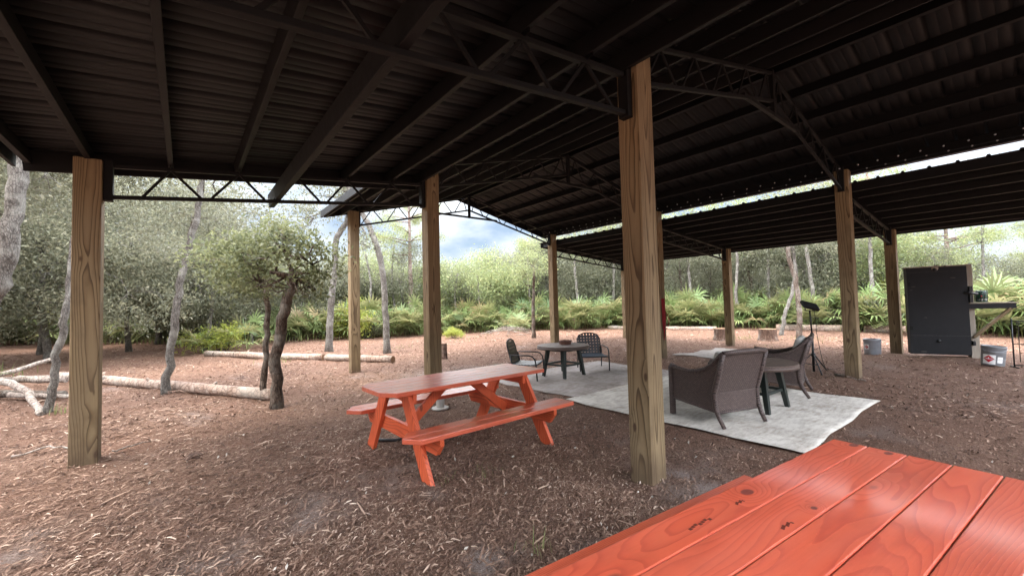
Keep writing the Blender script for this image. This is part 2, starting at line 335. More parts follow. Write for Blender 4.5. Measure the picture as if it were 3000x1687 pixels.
def sheet(name, ua, za, ub, zb, v0, v1):
    """ribbed roofing running from (ua,za) to (ub,zb), ribs along the slope"""
    prof = []; v = v0; P = .305
    while v < v1:
        for dv, dz in ((0, 0), (.012, .027), (.040, .027), (.052, 0), (.125, 0), (.130, .003), (.138, .003), (.143, 0), (.220, 0), (.225, .003), (.233, .003), (.238, 0)):
            prof.append((v+dv, dz))
        v += P
    prof.append((v, 0)); n = len(prof)
    L = math.hypot(ub-ua, zb-za); nx, nz = -(zb-za)/L, (ub-ua)/L
    if nz < 0: nx, nz = -nx, -nz
    V = np.array([(u+nx*d, vv, z+nz*d) for (u, z) in ((ua, za), (ub, zb)) for vv, d in prof])
    F = np.array([(k, k+1, n+k+1, n+k) for k in range(n-1)])
    o = link(name, npmesh(name, V, F, M['roof']), barn)
    m = o.modifiers.new('thick', 'SOLIDIFY'); m.thickness = .0015; m.offset = 1
    return o
t = .143
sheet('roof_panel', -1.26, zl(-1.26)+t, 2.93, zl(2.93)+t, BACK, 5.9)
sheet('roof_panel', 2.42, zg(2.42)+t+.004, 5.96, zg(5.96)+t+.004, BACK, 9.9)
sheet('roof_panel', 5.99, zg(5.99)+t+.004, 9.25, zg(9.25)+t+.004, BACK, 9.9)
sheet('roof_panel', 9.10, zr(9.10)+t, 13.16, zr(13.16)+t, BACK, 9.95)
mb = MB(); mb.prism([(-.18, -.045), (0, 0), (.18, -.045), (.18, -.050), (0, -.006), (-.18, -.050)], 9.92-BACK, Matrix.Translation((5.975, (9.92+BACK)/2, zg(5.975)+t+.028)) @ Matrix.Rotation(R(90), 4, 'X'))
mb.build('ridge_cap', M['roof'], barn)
def fascia(a, b, h=.15, w=.03):
    mb = MB(); mb.bar(a, b, w, h); return mb.build('fascia', M['purlin'], barn, .004)
fascia((-1.22, 5.90, zl(-1.22)+.046), (2.80, 5.90, zl(2.80)+.046), .205)
fascia((-1.275, BACK, zl(-1.27)+.06), (-1.275, 5.92, zl(-1.27)+.06), .15)
fascia((2.44, 9.90, zg(2.44)+.073), (5.96, 9.90, zg(5.96)+.073), .152); fascia((9.24, 9.90, zg(9.24)+.073), (5.99, 9.90, zg(5.99)+.073), .152)
fascia((9.262, BACK, zg(9.25)+.075), (9.262, 9.92, zg(9.25)+.075), .155); fascia((2.408, BACK, zg(2.42)+.075), (2.408, 9.92, zg(2.42)+.075), .155)
fascia((13.18, BACK, zr(13.18)+.05), (13.18, 9.97, zr(13.18)+.05), .17)
fascia((9.12, 9.93, zr(9.12)+.068), (13.14, 9.93, zr(13.14)+.068), .16)
mb = MB(); mb.box((0, 3.7, 0), (.022, 12.2, .02))
eave_line = mb.build('eave_light_line', plain('lit_edge_tone', (.30, .30, .33), .35, .5, metal=.3, var=.2), barn); eave_line.location = (9.225, 0, zg(9.25)-.002)  # pale strip painting the light along the eave purlin's lower edge
mb = MB()
for k in range(50):
    v = BACK+.15+k*.24
    for du, dz in ((-.028, .045), (-.61, .05)):
        u = 9.11+du; mb.lathe([(.0, 0), (.011, .001), (.013, .006), (.004, .010), (0, .010)], 8, Matrix.Translation((u, v, zg(u+.6 if du < -.1 else 9.11)+dz-(.11 if du < -.1 else .05))) @ Matrix.Rotation(R(-90), 4, 'Y'))
sc_ = mb.build('roof_screw', plain('zinc_screw_head', (.55, .55, .58), .35, .5, metal=.5), barn); sc_['kind'] = 'stuff'
CH, WB = .046, .025
def wing_truss(flip, v, ub, zf):
    """parallel-chord truss of a lean-to wing; ub maps distance from the outer post"""
    mb = MB(); P = lambda d, z: (ub(d), v, z)
    zt = lambda d: zf(ub(d))-.035; zb = lambda d: zf(ub(d))-.345
    mb.bar(P(.10, zb(.10)), P(3.56, zb(3.56)), CH, CH*.8); mb.bar(P(.10, zt(.10)), P(3.56, zt(3.56)), CH, CH*.8)
    tr = mb.build('truss', M['truss'], barn, .003)
    for d in (.135, 3.535):
        e = MB(); e.box(P(d, (zt(d)+zb(d))/2+.01), (.07, .09, zt(d)-zb(d)+.10)); e.build('end_plate', M['truss'], tr, .003)
    w = MB(); nodes = [(.38, 0)]+sum([[(.61*k, 1)]+([(.61*k+.27, 0), (.61*k+.34, 0)] if k < 5 else [(.61*k+.33, 0)]) for k in range(1, 6)], [])
    for (d0, t0), (d1, t1) in zip(nodes, nodes[1:]):
        if t0 == t1: continue
        w.bar(P(d0, (zt if t0 else zb)(d0)), P(d1, (zt if t1 else zb)(d1)), WB, WB*.7, (0, 1, 0))
    w.build('web', M['truss'], tr)
    for k in range(1, 6):
        c = MB(); c.box(P(.61*k, zt(.61*k)+.04), (.006, .16, .07)); c.build('purlin_clip', M['purlin'], tr)
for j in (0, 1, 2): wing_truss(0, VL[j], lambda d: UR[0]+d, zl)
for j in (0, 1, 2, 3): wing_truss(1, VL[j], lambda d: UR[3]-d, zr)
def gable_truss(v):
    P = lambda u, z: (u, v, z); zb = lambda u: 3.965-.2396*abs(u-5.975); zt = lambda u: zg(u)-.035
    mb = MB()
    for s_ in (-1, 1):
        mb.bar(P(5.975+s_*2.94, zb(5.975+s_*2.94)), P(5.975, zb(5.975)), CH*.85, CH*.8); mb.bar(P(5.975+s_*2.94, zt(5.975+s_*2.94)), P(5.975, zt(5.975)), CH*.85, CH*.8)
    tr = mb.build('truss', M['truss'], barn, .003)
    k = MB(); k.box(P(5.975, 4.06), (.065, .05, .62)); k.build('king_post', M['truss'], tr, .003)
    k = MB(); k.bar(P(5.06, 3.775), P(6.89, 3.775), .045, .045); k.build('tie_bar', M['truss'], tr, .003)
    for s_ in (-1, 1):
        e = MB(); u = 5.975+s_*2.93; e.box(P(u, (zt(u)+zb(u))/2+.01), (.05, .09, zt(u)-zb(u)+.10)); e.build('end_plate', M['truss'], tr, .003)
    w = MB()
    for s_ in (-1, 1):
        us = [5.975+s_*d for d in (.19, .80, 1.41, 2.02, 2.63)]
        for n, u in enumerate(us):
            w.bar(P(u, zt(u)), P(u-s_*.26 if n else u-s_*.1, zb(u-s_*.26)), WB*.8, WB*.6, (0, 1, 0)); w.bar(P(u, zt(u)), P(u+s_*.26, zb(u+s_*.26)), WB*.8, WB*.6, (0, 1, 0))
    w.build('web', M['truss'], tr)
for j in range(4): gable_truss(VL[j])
mb = MB(); mb.box((0, 2.6, 0), (.062, 7.0, .165)); lb = mb.build('loose_board', M['truss'], None, .006)
lb.location = (.87, 0, 2.828); lb.rotation_euler.y = -.10
tag(lb, 'loose dark board lying on the bottom bars of the left wing trusses under the roof', 'board')
# ------------------------------------------------------------------ picnic tables
def picnic_table(loc, rz, label, W, nb, chamf, H=.70, L=1.83, seat_off=.62, seat_w=.262, seat_z=.41, leg_x=.68, Ls=None, top_mat='red_x'):
    t = thing('picnic_table', loc, label, 'picnic table', 'red picnic tables', rz)
    bw = W/nb
    def boards(n, wid, yc, z, nm, th=.038, L=L, mt='red_x'):
        mb = MB(); w = wid/n
        for k in range(n):
            y0 = yc-wid/2+k*w+.0022; y1 = y0+w-.0044; mb.bid = random.random()*9
            poly = [(-L/2, y0), (L/2, y0), (L/2, y1), (-L/2, y1)]
            if chamf and k == 0: poly = [(-L/2, y1), (-L/2+chamf, y0), (L/2, y0), (L/2, y1)]
            if chamf and k == n-1: poly = [(-L/2, y0), (L/2, y0), (L/2, y1), (-L/2+chamf, y1)]
            mb.prism(poly, th, Matrix.Translation((0, 0, z-th/2)))
        return mb.build(nm, M[mt], t, .004)
    top = boards(nb, W, 0, H, 'tabletop', mt=top_mat)
    for s in (-1, 1): boards(2, seat_w, s*seat_off, seat_z, 'seat', L=Ls or L)
    zt = H-.042
    for e in (-1, 1):
        x = e*leg_x
        for s in (-1, 1):
            a = Vector((x, s*.20, zt)); b = Vector((x, s*(seat_off-.02), -.02)); d = (b-a).normalized(); hw = .068
            n = Vector((0, d.z, -d.y)); k = hw/abs(d.z)
            poly = [(a.y-k, a.z), (a.y+k, a.z), (b.y+k, b.z), (b.y-k, b.z)]
            mb = MB(); mb.bid = random.random()*9
            mb.prism(poly, .038, Matrix(((0, 0, 1, x), (1, 0, 0, 0), (0, 1, 0, 0), (0, 0, 0, 1)))); mb.build('leg', M['red_z'], t, .004)
        xs = x-e*.041; zc = seat_z-.038
        poly = [(-seat_off-.13, zc), (seat_off+.13, zc), (seat_off+.13, zc-.05), (seat_off+.06, zc-.135), (-seat_off-.06, zc-.135), (-seat_off-.13, zc-.05)]
        mb = MB(); mb.bid = random.random()*9; mb.prism(poly[::-1], .038, Matrix(((0, 0, 1, xs), (1, 0, 0, 0), (0, 1, 0, 0), (0, 0, 0, 1)))); mb.build('seat_support', M['red_y'], t, .004)
        mb = MB(); mb.bid = random.random()*9; mb.box((xs, 0, H-.038-.045), (.038, W-.06, .088)); mb.build('top_cleat', M['red_y'], t, .004)
        mb = MB(); mb.bid = random.random()*9; mb.bar((xs-e*.03, 0, zc-.10), (e*.16, 0, H-.06), .088, .038, (0, 1, 0)); mb.build('brace', M['red_z'], t, .004)
    return t, top
mid_table, _ = picnic_table((2.20, 3.70, G(2.2, 3.7)), R(2), 'whole red-stained picnic table standing between the posts on the mulch', .66, 5, .10)
fg_table, fg_top = picnic_table((1.616, .40, .0), R(-5.5), 'glossy red-stained picnic table cropped by the lower right corner of the photo', .70, 5, 0, seat_off=.63, seat_z=.41, Ls=1.66, top_mat='red_fg')
mb = MB()
for (x, y, w) in ((-.40, .262, .12), (-.13, .265, .05), (-.17, .10, .07)):     # faint ink stamps left on the boards
    for q in range(7): mb.box((x+q*w/7, y+(q % 3)*.003, .7006), (w/9, .010, .0006))
stm = mb.build('lumber_stamp', plain('faded_stamp_ink', (.16, .035, .022), .5, .3, var=.6, sc=90), fg_table)
# ------------------------------------------------------------------ rugs
def rug(name, x0, y0, x1, y1, mat, label, z=.008, wav=.02, seed=1, th=.006, amp=.006):
    n = 46; rr = np.random.default_rng(seed); ph = rr.uniform(0, 6, 8)
    s = np.linspace(0, 1, n); X, Y = np.meshgrid(s, s)
    ed = lambda t, k: wav*(np.sin(5*t+ph[k])+.6*np.sin(13*t+ph[k+1])+.3*np.sin(29*t+ph[k+2]))
    U_ = x0+(x1-x0)*X+(1-X)*ed(Y, 0)+X*ed(Y, 1); W_ = y0+(y1-y0)*Y+(1-Y)*ed(X, 2)+Y*ed(X, 3)
    Z = gh(U_, W_)+z+amp*(1+np.sin(6*U_+2.2*np.sin(2*W_)+ph[4])*np.sin(3.1*W_+ph[5]))
    V = np.stack([U_, W_, Z], -1).reshape(-1, 3); i = np.arange(n-1)[:, None]*n+np.arange(n-1)[None]
    F = np.stack([i, i+1, i+n+1, i+n], -1).reshape(-1, 4)
    o = link(name, npmesh(name, V, F, mat, smooth=True)); m = o.modifiers.new('t', 'SOLIDIFY'); m.thickness = th; m.offset = 1
    return tag(o, label, 'rug')
rug('rug', 4.35, 1.33, 7.2, 4.28, M['rug_cream'], 'cream woven rug under the brown wicker armchairs', z=.012, seed=3, wav=.012)
rug('rug', 4.5, 4.22, 7.62, 6.45, M['rug_grey'], 'greyish rumpled rug under the round table with strap chairs', z=.004, seed=8, wav=.035, amp=.010)
rug('mat', 9.75, 4.35, 11.95, 5.7, M['mat_far'], 'small faded grey mat lying on the mulch behind the wicker chairs', z=.006, seed=5, wav=.05, amp=.01)
# ------------------------------------------------------------------ round tables
def round_table(loc, rz, label):
    t = thing('round_table', loc, label, 'table', 'round brown patio tables', rz); H = .59; r = .50
    mb = MB(); n = 40; nb = 7
    for k in range(nb):                                  # planked disc
        y0 = -r+2*r*k/nb+.002; y1 = -r+2*r*(k+1)/nb-.002; ys = np.linspace(y0, y1, 8)
        xs = np.sqrt(np.clip(r*r-ys*ys, 0, None)); mb.bid = random.random()*9
        mb.prism([(x, y) for x, y in zip(xs, ys)]+[(-x, y) for x, y in zip(xs[::-1], ys[::-1])], .022, Matrix.Translation((0, 0, H-.011)))
    mb.build('tabletop', M['tabletop'], t, .002)
    mb = MB(); mb.lathe([(r-.012, H-.023), (r+.004, H-.023), (r+.004, H-.062), (r-.012, H-.062), (r-.012, H-.023)], 48); mb.build('rim', M['tabletop'], t)
    mb = MB(); 
    for a in range(4): 
        c, s = math.cos(a*math.pi/2), math.sin(a*math.pi/2); mb.box((.20*c, .20*s, H-.075), (.03 if c*c > .5 else .42, .03 if s*s > .5 else .42, .07))
    mb.build('apron', M['tableleg'], t, .003)
    for sx in (-1, 1):
        for sy in (-1, 1):
            mb = MB(); w0, w1 = .036, .026; p0 = Vector((sx*.205, sy*.205, H-.06)); p1 = Vector((sx*.275, sy*.275, 0))
            vs = [p0+Vector((a*w0, b*w0, 0)) for a, b in ((-1, -1), (1, -1), (1, 1), (-1, 1))]+[p1+Vector((a*w1, b*w1, 0)) for a, b in ((-1, -1), (1, -1), (1, 1), (-1, 1))]
            mb.add(vs, [(0, 1, 2, 3), (7, 6, 5, 4)]+[(i, i+4, (i+1) % 4+4, (i+1) % 4) for i in range(4)]); mb.build('leg', M['tableleg'], t, .005)
    for k in range(4):
        a0 = math.pi/4+k*math.pi/2; a1 = a0+math.pi/2; q = .345
        mb = MB(); mb.bar((q*math.cos(a0), q*math.sin(a0), .23), (q*math.cos(a1), q*math.sin(a1), .23), .022, .034); mb.build('stretcher', M['tableleg'], t, .003)
    return t
round_table((5.775, 5.73, G(5.775, 5.73)+.016), R(2), 'round brown patio table holding a small dark box, between two strap chairs')
round_table((5.80, 2.31, G(5.8, 2.31)+.022), R(-3), 'round brown patio table half hidden between the two wicker armchairs')
bx = thing('wooden_box', (5.91, 5.80, G(5.9, 5.8)+.607), 'small reddish-brown octagonal box on the round table', 'box')
mb = MB(); mb.lathe([(0, 0), (.115, 0), (.125, .055), (.110, .055), (.102, .012), (0, .012)], 8, smooth=False); mb.build('tray', M['brownbox'], bx, .002)
mb = MB(); mb.lathe([(.108, .056), (.130, .056), (.130, .070), (.108, .070), (.108, .056)], 8, smooth=False); mb.build('rim', M['brownbox'], bx, .002)
# ------------------------------------------------------------------ strap chairs
def strap_chair(loc, heading, label):
    t = thing('patio_chair', loc, label, 'chair', 'black strap patio chairs', heading); w = .30
    fr = MB()
    for s in (-1, 1):                                       # front leg sweeping into arm, rear leg
        fr.tube([(s*w, .27, 0), (s*w, .255, .30), (s*w, .235, .40), (s*w, .19, .45), (s*w, .12, .468), (s*w, -.24, .475)], .012, 8)
        fr.tube([(s*w*.86, -.24, 0), (s*w*.86, -.20, .28), (s*w*.86, -.235, .45)], .012, 8)
        fr.tube([(s*w, -.24, .475), (s*w*.84, -.245, .47)], .011, 6)
    fr.tube([(-w*.86, -.20, .27), (w*.86, -.20, .27)], .010, 6); fr.tube([(-w, .245, .285), (w, .245, .285)], .010, 6)
    fr.build('frame', M['black'], t)
    back = [(-.235, .26), (-.245, .50), (-.245, .62), (-.20, .70), (-.10, .735), (0, .742), (.10, .735), (.20, .70), (.245, .62), (.245, .50), (.235, .26)]
    yb = lambda z: -.205-.26*(z-.26)
    mb = MB(); mb.tube([(x, yb(z), z) for x, z in back], .013, 8)
    mb.build('back_frame', M['black'], t)
    top = lambda x: .735-1.7*max(0, abs(x)-.10)**2*2.2
    mb = MB()
    for k in range(7):
        x = -.195+.065*k; z1 = top(x); mb.bar((x, yb(.29)+.004, .29), (x, yb(z1)+.004, z1), .043, .004, (0, 1, 0))
    for k in range(7):
        z = .31+.06*k; hx = .238 if z < .63 else .20
        mb.bar((-hx, yb(z)-.003, z), (hx, yb(z)-.003, z), .004, .040)
    mb.build('backrest', M['strap'], t)
    mb = MB()
    for k in range(8):
        y = -.19+.060*k; mb.box((0, y, .292+.012*abs(k-3.5)/3.5), (.54, .053, .012))
    for k in range(8):
        x = -.23+.066*k; mb.box((x, .02, .283), (.05, .44, .008))
    mb.build('seat', M['seatstrap'], t, .003)
    return t
strap_chair((5.04, 5.97, G(5.04, 5.97)+.014), math.atan2(-.57, -.82), 'black strap chair turned sideways beside the round table, nearer the picnic table')
strap_chair((6.73, 5.84, G(6.73, 5.84)+.014), math.atan2(.6, -.8), 'black strap chair facing the camera behind the round table, its woven back showing gaps')
# ------------------------------------------------------------------ wicker armchairs
def wicker_chair(loc, rz, label, wid):
    t = thing('wicker_armchair', loc, label, 'armchair', 'brown wicker armchairs', rz); w = wid/2
    prof = [(.35, .585), (.30, .575), (.18, .553), (.06, .548), (-.06, .565), (-.18, .605), (-.27, .665), (-.345, .735), (-.415, .795)]
    
    for s in (-1, 1):
        poly = prof+[(-.29, .43), (-.275, .35), (-.285, .16), (.35, .20)]
        mb = MB(); mb.prism(poly if s > 0 else poly, .022, Matrix(((0, 0, 1, s*w), (1, 0, 0, 0), (0, 1, 0, 0), (0, 0, 0, 1)))); mb.build('side_panel', M['wicker'], t)
        mb = MB(); mb.tube([(s*w, y, z+.008) for y, z in prof], .027, 8); mb.build('armrest', M['wicker'], t)
        mb = MB(); mb.tube([(s*w, -.415, .80), (s*w, -.35, .58), (s*w, -.275, .35), (s*w, -.29, .20), (s*w*.98, -.335, .09), (s*w*.96, -.385, 0)], [.028, .029, .030, .028, .024, .021], 8); mb.build('rear_leg', M['wicker'], t)
        mb = MB(); mb.box((s*w, .345, .29), (.055, .055, .58)); mb.build('front_leg', M['wicker'], t, .008)
    mb = MB(); mb.prism([(-w, .35), (w, .35), (w, .795), (-w, .795)], .022, Matrix(((1, 0, 0, 0), (0, -.2929, 1, -.275+.35*.2929), (0, 1, 0, 0), (0, 0, 0, 1)))); mb.build('backrest', M['wicker'], t)
    mb = MB(); mb.prism([(-w, .14), (w, .14), (w, .36), (-w, .36)], .02, Matrix(((1, 0, 0, 0), (0, 0.03, 1, -.291), (0, 1, 0, 0), (0, 0, 0, 1)))); mb.build('lower_back_panel', M['wicker'], t)
    mb = MB(); mb.tube([(-w, -.415, .803), (-w*.5, -.425, .811), (0, -.428, .813), (w*.5, -.425, .811), (w, -.415, .803)], .027, 8); mb.build('top_rail', M['wicker'], t)
    mb = MB(); mb.tube([(-w, -.275, .352), (w, -.275, .352)], .017, 6); mb.tube([(-w, -.293, .145), (w, -.293, .145)], .016, 6)
    for s in (-1, 1): mb.tube([(s*w, -.285, .165), (s*w, .35, .205)], .016, 6)
    mb.build('rail', M['wicker'], t)
    mb = MB(); mb.box((0, .03, .25), (2*w-.03, .62, .10)); mb.build('seat_base', M['wicker'], t, .01)
    mb = MB(); mb.box((0, .05, .36), (2*w-.06, .58, .11)); mb.build('seat_cushion', M['cushion'], t, .04)
    mb = MB(); mb.box((0, 0, 0), (2*w-.08, .10, .42)); o = mb.build('back_cushion', M['cushion'], t, .04); o.location = (0, -.25, .61); o.rotation_euler.x = .284
    return t
wicker_chair((4.935, 2.395, G(4.93, 2.39)+.02), R(-16), 'brown wicker armchair seen from behind, nearer the timber post', .66)
wicker_chair((6.965, 2.425, G(6.96, 2.42)+.02), R(13), 'brown wicker armchair with a pale cushion, on the far side of the round table', .70)
# ------------------------------------------------------------------ black board stand with shelf
SB = math.atan2(-.95, .3126)
bb = thing('black_box_stand', (12.248, 1.691, G(12.4, 1.3)-.01), 'tall black wooden box standing on the ground with a bracketed shelf on its side', 'box stand', rz=SB)
mb = MB(); mb.box((.455, .13, .985), (.91, .26, 1.83)); mb.build('body', M['blackwood'], bb, .006)
mb = MB(); mb.box((.455, .13, 1.913), (.95, .30, .022)); mb.build('lid', M['greywood'], bb, .003)
mb = MB(); mb.box((.455, -.002, .46), (.90, .006, .012)); mb.box((.455, -.002, 1.80), (.90, .006, .006)); mb.build('seam_strip', M['black'], bb)
for zz_ in (.62, 1.55):
    mb = MB(); mb.box((.03, -.004, zz_), (.05, .008, .09)); mb.build('hinge', M['truss'], bb, .002)
mb = MB(); mb.box((.465, .035, 1.935), (.05, .03, .02)); mb.build('latch', M['black'], bb)
for z, nm in ((1.84, 'knob'), (.35, 'knob')):
    mb = MB(); mb.lathe([(0, .03), (.022, .03), (.036, .012), (.036, 0), (0, 0)], 16, Matrix.Translation((.44, -.001, z)) @ Matrix.Rotation(R(90), 4, 'X')); mb.build('knob', M['black'], bb)
mb = MB(); mb.lathe([(0, .004), (.055, .004), (.055, 0), (0, 0)], 18, Matrix.Translation((.445, -.0015, 1.875)) @ Matrix.Rotation(R(90), 4, 'X')); mb.build('worn_patch', M['greywood'], bb)
for x, z, w in ((.70, 1.66, .09), (.10, 1.50, .07), (.06, 1.43, .05), (.26, .84, .05), (.20, .12, .10)):
    mb = MB(); mb.lathe([(0, .0012), (.5, .0012), (.5, 0), (0, 0)], 14, Matrix.Translation((x, -.0008, z)) @ Matrix.Rotation(R(90), 4, 'X') @ Matrix.Diagonal((w, w*.3, 1, 1))); mb.build('scuff_mark', plain('scuffed_paint', (.085, .08, .075), .8, .2, var=.5, sc=40), bb)
mb = MB(); mb.box((.965, .17, .93), (.095, .14, 2.02)); mb.build('timber_post', M['greywood'], bb, .006)
mb = MB(); mb.box((.985, .17, .22), (.13, .18, .50)); mb.build('post_foot', M['greywood'], bb, .006)
mb = MB(); mb.box((.945, .02, 1.31), (.05, .10, .33)); mb.build('hinge_block', M['black'], bb, .004)
mb = MB(); mb.box((.945, .02, .32), (.04, .10, .09)); mb.build('hinge_block', M['black'], bb, .004)
mb = MB(); mb.box((1.24, .06, 1.067), (.65, .045, .10)); mb.build('shelf_rail', M['blackwood'], bb, .003)
mb = MB(); mb.box((1.26, .21, 1.128), (.68, .34, .020)); mb.build('shelf_board', M['greywood_y'], bb, .003)
mb = MB(); mb.bar((.96, .06, .43), (1.49, .06, 1.02), .045, .085, (0, 1, 0)); mb.build('shelf_brace', M['post'], bb, .003)
mb = MB(); mb.tube([(.84, -.03, 1.345), (.92, -.04, 1.34), (1.045, .0, 1.315)], .018, 8); mb.build('handle', M['black'], bb)
def inbb(x, y, z): 
    c, s = math.cos(SB), math.sin(SB); return (12.248+c*x-s*y, 1.691+s*x+c*y, bb.location.z+z)
kg = thing('keg', inbb(1.135, .19, 1.139), 'green keg in a black wire cage on the shelf of the black box', 'keg', rz=SB)
mb = MB(); mb.lathe([(0, .005), (.075, .005), (.083, .02), (.083, .215), (.07, .235), (0, .24)], 24); mb.build('barrel', M['green_can'], kg)
mb = MB()
for z in (.01, .09, .17, .25): mb.tube([(.094*math.cos(a), .094*math.sin(a), z) for a in np.linspace(0, 2*math.pi, 25)], .004, 6, False)
for k in range(10): a = k*2*math.pi/10; mb.tube([(.094*math.cos(a), .094*math.sin(a), .01), (.094*math.cos(a), .094*math.sin(a), .25)], .004, 6)
mb.build('wire_cage', M['black'], kg)
mb = MB(); mb.lathe([(0, .0), (.012, .0), (.012, .02), (0, .02)], 10, Matrix.Translation((-.02, -.084, .13)) @ Matrix.Rotation(R(90), 4, 'X')); mb.build('red_star_spot', M['redink'], kg)
def text_on(s, size, mat, parent, loc, rot, name, ext=.0008):
    cu = bpy.data.curves.new(name, 'FONT'); cu.body = s; cu.size = size; cu.extrude = ext; cu.align_x = 'CENTER'; cu.align_y = 'CENTER'
    o = bpy.data.objects.new(name, cu); dg = None; COL.objects.link(o); bpy.context.view_layer.update()
    me = bpy.data.meshes.new_from_object(o.evaluated_get(bpy.context.evaluated_depsgraph_get())); bpy.data.objects.remove(o)
    me.materials.clear(); me.materials.append(mat); o = link(name, me, parent); o.location = loc; o.rotation_euler = rot; return o
for k, ch in enumerate('INEKE'):
    a = R(-90-44+k*22); text_on(ch, .052, M['whiteink'], kg, (.0845*math.cos(a), .0845*math.sin(a), .052), (R(90), 0, a+R(90)), 'letter')
# ------------------------------------------------------------------ buckets
def bucket(loc, rz, label, mat, big, tilt=0, sc=1):
    t = thing('metal_bucket', loc, label, 'bucket', 'metal buckets', rz, sc); t.rotation_euler.y = tilt
    mb = MB(); mb.lathe([(0, .01), (.138, .01), (.142, 0), (.148, .01), (.158, .33), (.163, .335), (.163, .355), (.155, .355), (.150, .33), (.138, .02), (0, .02)], 36); mb.build('pail', mat, t)
    for z in (.12, .25):
        mb = MB(); mb.lathe([(.150+z*.02, z-.006), (.155+z*.02, z), (.150+z*.02, z+.006)], 36); mb.build('hoop', mat, t)
    mb = MB(); mb.tube([(-.163, 0, .32), (-.165, -.05, .30), (-.11, -.13, .27), (0, -.175, .255), (.11, -.13, .27), (.165, -.05, .30), (.163, 0, .32)], .004, 6); mb.build('handle', M['steel'], t)
    def patch(a0, a1, z0, z1, mat_, nm, off):
        mb = MB(); n = 6; vs = []
        for z in (z0, z1):
            for k in range(n+1):
                a = a0+(a1-a0)*k/n; r_ = .149+.031*z+off; vs.append((r_*math.cos(a), r_*math.sin(a), z))
        mb.add(vs, [(k, k+1, n+2+k, n+1+k) for k in range(n)]); return mb.build(nm, mat_, t)
    c = R(-90)
    if big:
        patch(c-R(52), c+R(12), .03, .20, M['paper'], 'label', .002); patch(c+R(20), c+R(48), .06, .17, M['paper'], 'label', .002); cc, hw, zc, hh = c-R(20), R(26), .125, .065
    else:
        patch(c-R(62), c-R(22), .12, .24, M['paper'], 'label', .002); cc, hw, zc, hh = c-R(40), R(15), .18, .042
    mb = MB(); q = lambda da, dz, o_=.0045: ((.149+.031*(zc+dz)+o_)*math.cos(cc+da), (.149+.031*(zc+dz)+o_)*math.sin(cc+da), zc+dz)
    mb.add([q(0, 0), q(-hw, 0), q(-hw/2, -hh/2), q(0, -hh), q(hw/2, -hh/2), q(hw, 0), q(hw/2, hh/2), q(0, hh), q(-hw/2, hh/2)], [(0, i, i % 8+1) for i in range(1, 9)]); mb.build('hazard_diamond', M['redink'], t)
    mb = MB(); mb.add([q(-hw*.22, -.002, .006), q(hw*.22, -.002, .006), q(hw*.10, hh*.22, .006), q(0, hh*.55, .006), q(-hw*.14, hh*.25, .006)], [(0, 1, 2, 3, 4)]); mb.add([q(-hw*.30, -hh*.14, .006), q(hw*.30, -hh*.14, .006), q(hw*.30, -hh*.08, .006), q(-hw*.30, -hh*.08, .006)], [(0, 1, 2, 3)]); mb.build('flame_symbol', M['paper'], t)
    return t
FACE = lambda u, v: math.atan2(v, u)-math.pi/2     # turn a thing's front (-y) to the open side of the barn
bucket((12.42, 2.36, G(12.42, 2.36)), FACE(12.42, 2.36), 'pale galvanised bucket with a small red diamond label, left of the black box', M['steel'], False)
bucket((11.68, .53, G(11.68, .53)+.01), FACE(11.68, .53), 'grey bucket with a large red diamond label, tilted beside the shelf brace', M['steel_grey'], True, R(5))
# ------------------------------------------------------------------ light stand, rack, rope, spool, hose
ls = thing('work_light', (9.16, 2.595, G(9.16, 2.595)), 'black tripod work light standing behind the far wicker armchair', 'lamp', rz=R(-40))
mb = MB(); mb.tube([(0, 0, .02), (0, 0, .70)], .020, 10); mb.tube([(0, 0, .70), (-.02, 0, 1.14)], .014, 10); mb.build('pole', M['black'], ls)
mb = MB(); mb.lathe([(.02, .68), (.03, .68), (.03, .73), (.02, .73)], 12); mb.lathe([(.02, .30), (.034, .30), (.034, .36), (.02, .36)], 12); mb.build('collar', M['black'], ls)
for a in (20, 130, 255):
    a = R(a); mb = MB(); mb.tube([(.02*math.cos(a), .02*math.sin(a), .34), (.34*math.cos(a), .34*math.sin(a), .012)], .011, 8); mb.tube([(.02*math.cos(a), .02*math.sin(a), .14), (.18*math.cos(a), .18*math.sin(a), .17)], .007, 6); mb.build('leg', M['black'], ls)
mb = MB(); mb.tube([(-.10, 0, 1.19), (-.10, 0, 1.15), (.08, 0, 1.14), (.08, 0, 1.18)], .010, 6); mb.build('bracket', M['black'], ls)
mb = MB(); mb.prism([(-.14, -.09), (.14, -.09), (.15, .09), (-.15, .09)], .055); o = mb.build('lamp_head', M['black'], ls, .008); o.location = (-.01, 0, 1.235); o.rotation_euler = (R(38), R(16), 0)
mb = MB(); mb.box((0, .0, -.029), (.25, .15, .006)); g_ = mb.build('lamp_glass', M['glassgrey'], o)
cb = MB(); cb.tube([(.07, .03, 1.2), (.10, .02, .95), (.09, .01, .75), (.13, .02, .5), (.20, .05, .2), (.30, .12, .04), (.45, .2, .015), (.62, .1, .015)], .005, 6); cb.build('cable', M['hose'], ls)
fr = thing('fire_tool_rack', (11.742, .255, G(11.74, .25)), 'black iron fire tool rack at the right edge of the photo', 'rack', rz=FACE(11.74, .25)+R(20))
mb = MB()
for x in (-.02, .34):
    mb.tube([(x, 0, 0), (x, 0, .88)], .011, 8)
mb.tube([(-.04, 0, .83), (.36, 0, .83)], .008, 6); mb.tube([(-.02, 0, .04), (.34, 0, .04)], .012, 6); mb.tube([(-.02, 0, .42), (.34, 0, .42)], .008, 6)
mb.tube([(-.02, -.14, .01), (-.02, .14, .01)], .011, 6); mb.tube([(.34, -.14, .01), (.34, .14, .01)], .011, 6); mb.build('frame', M['black'], fr)
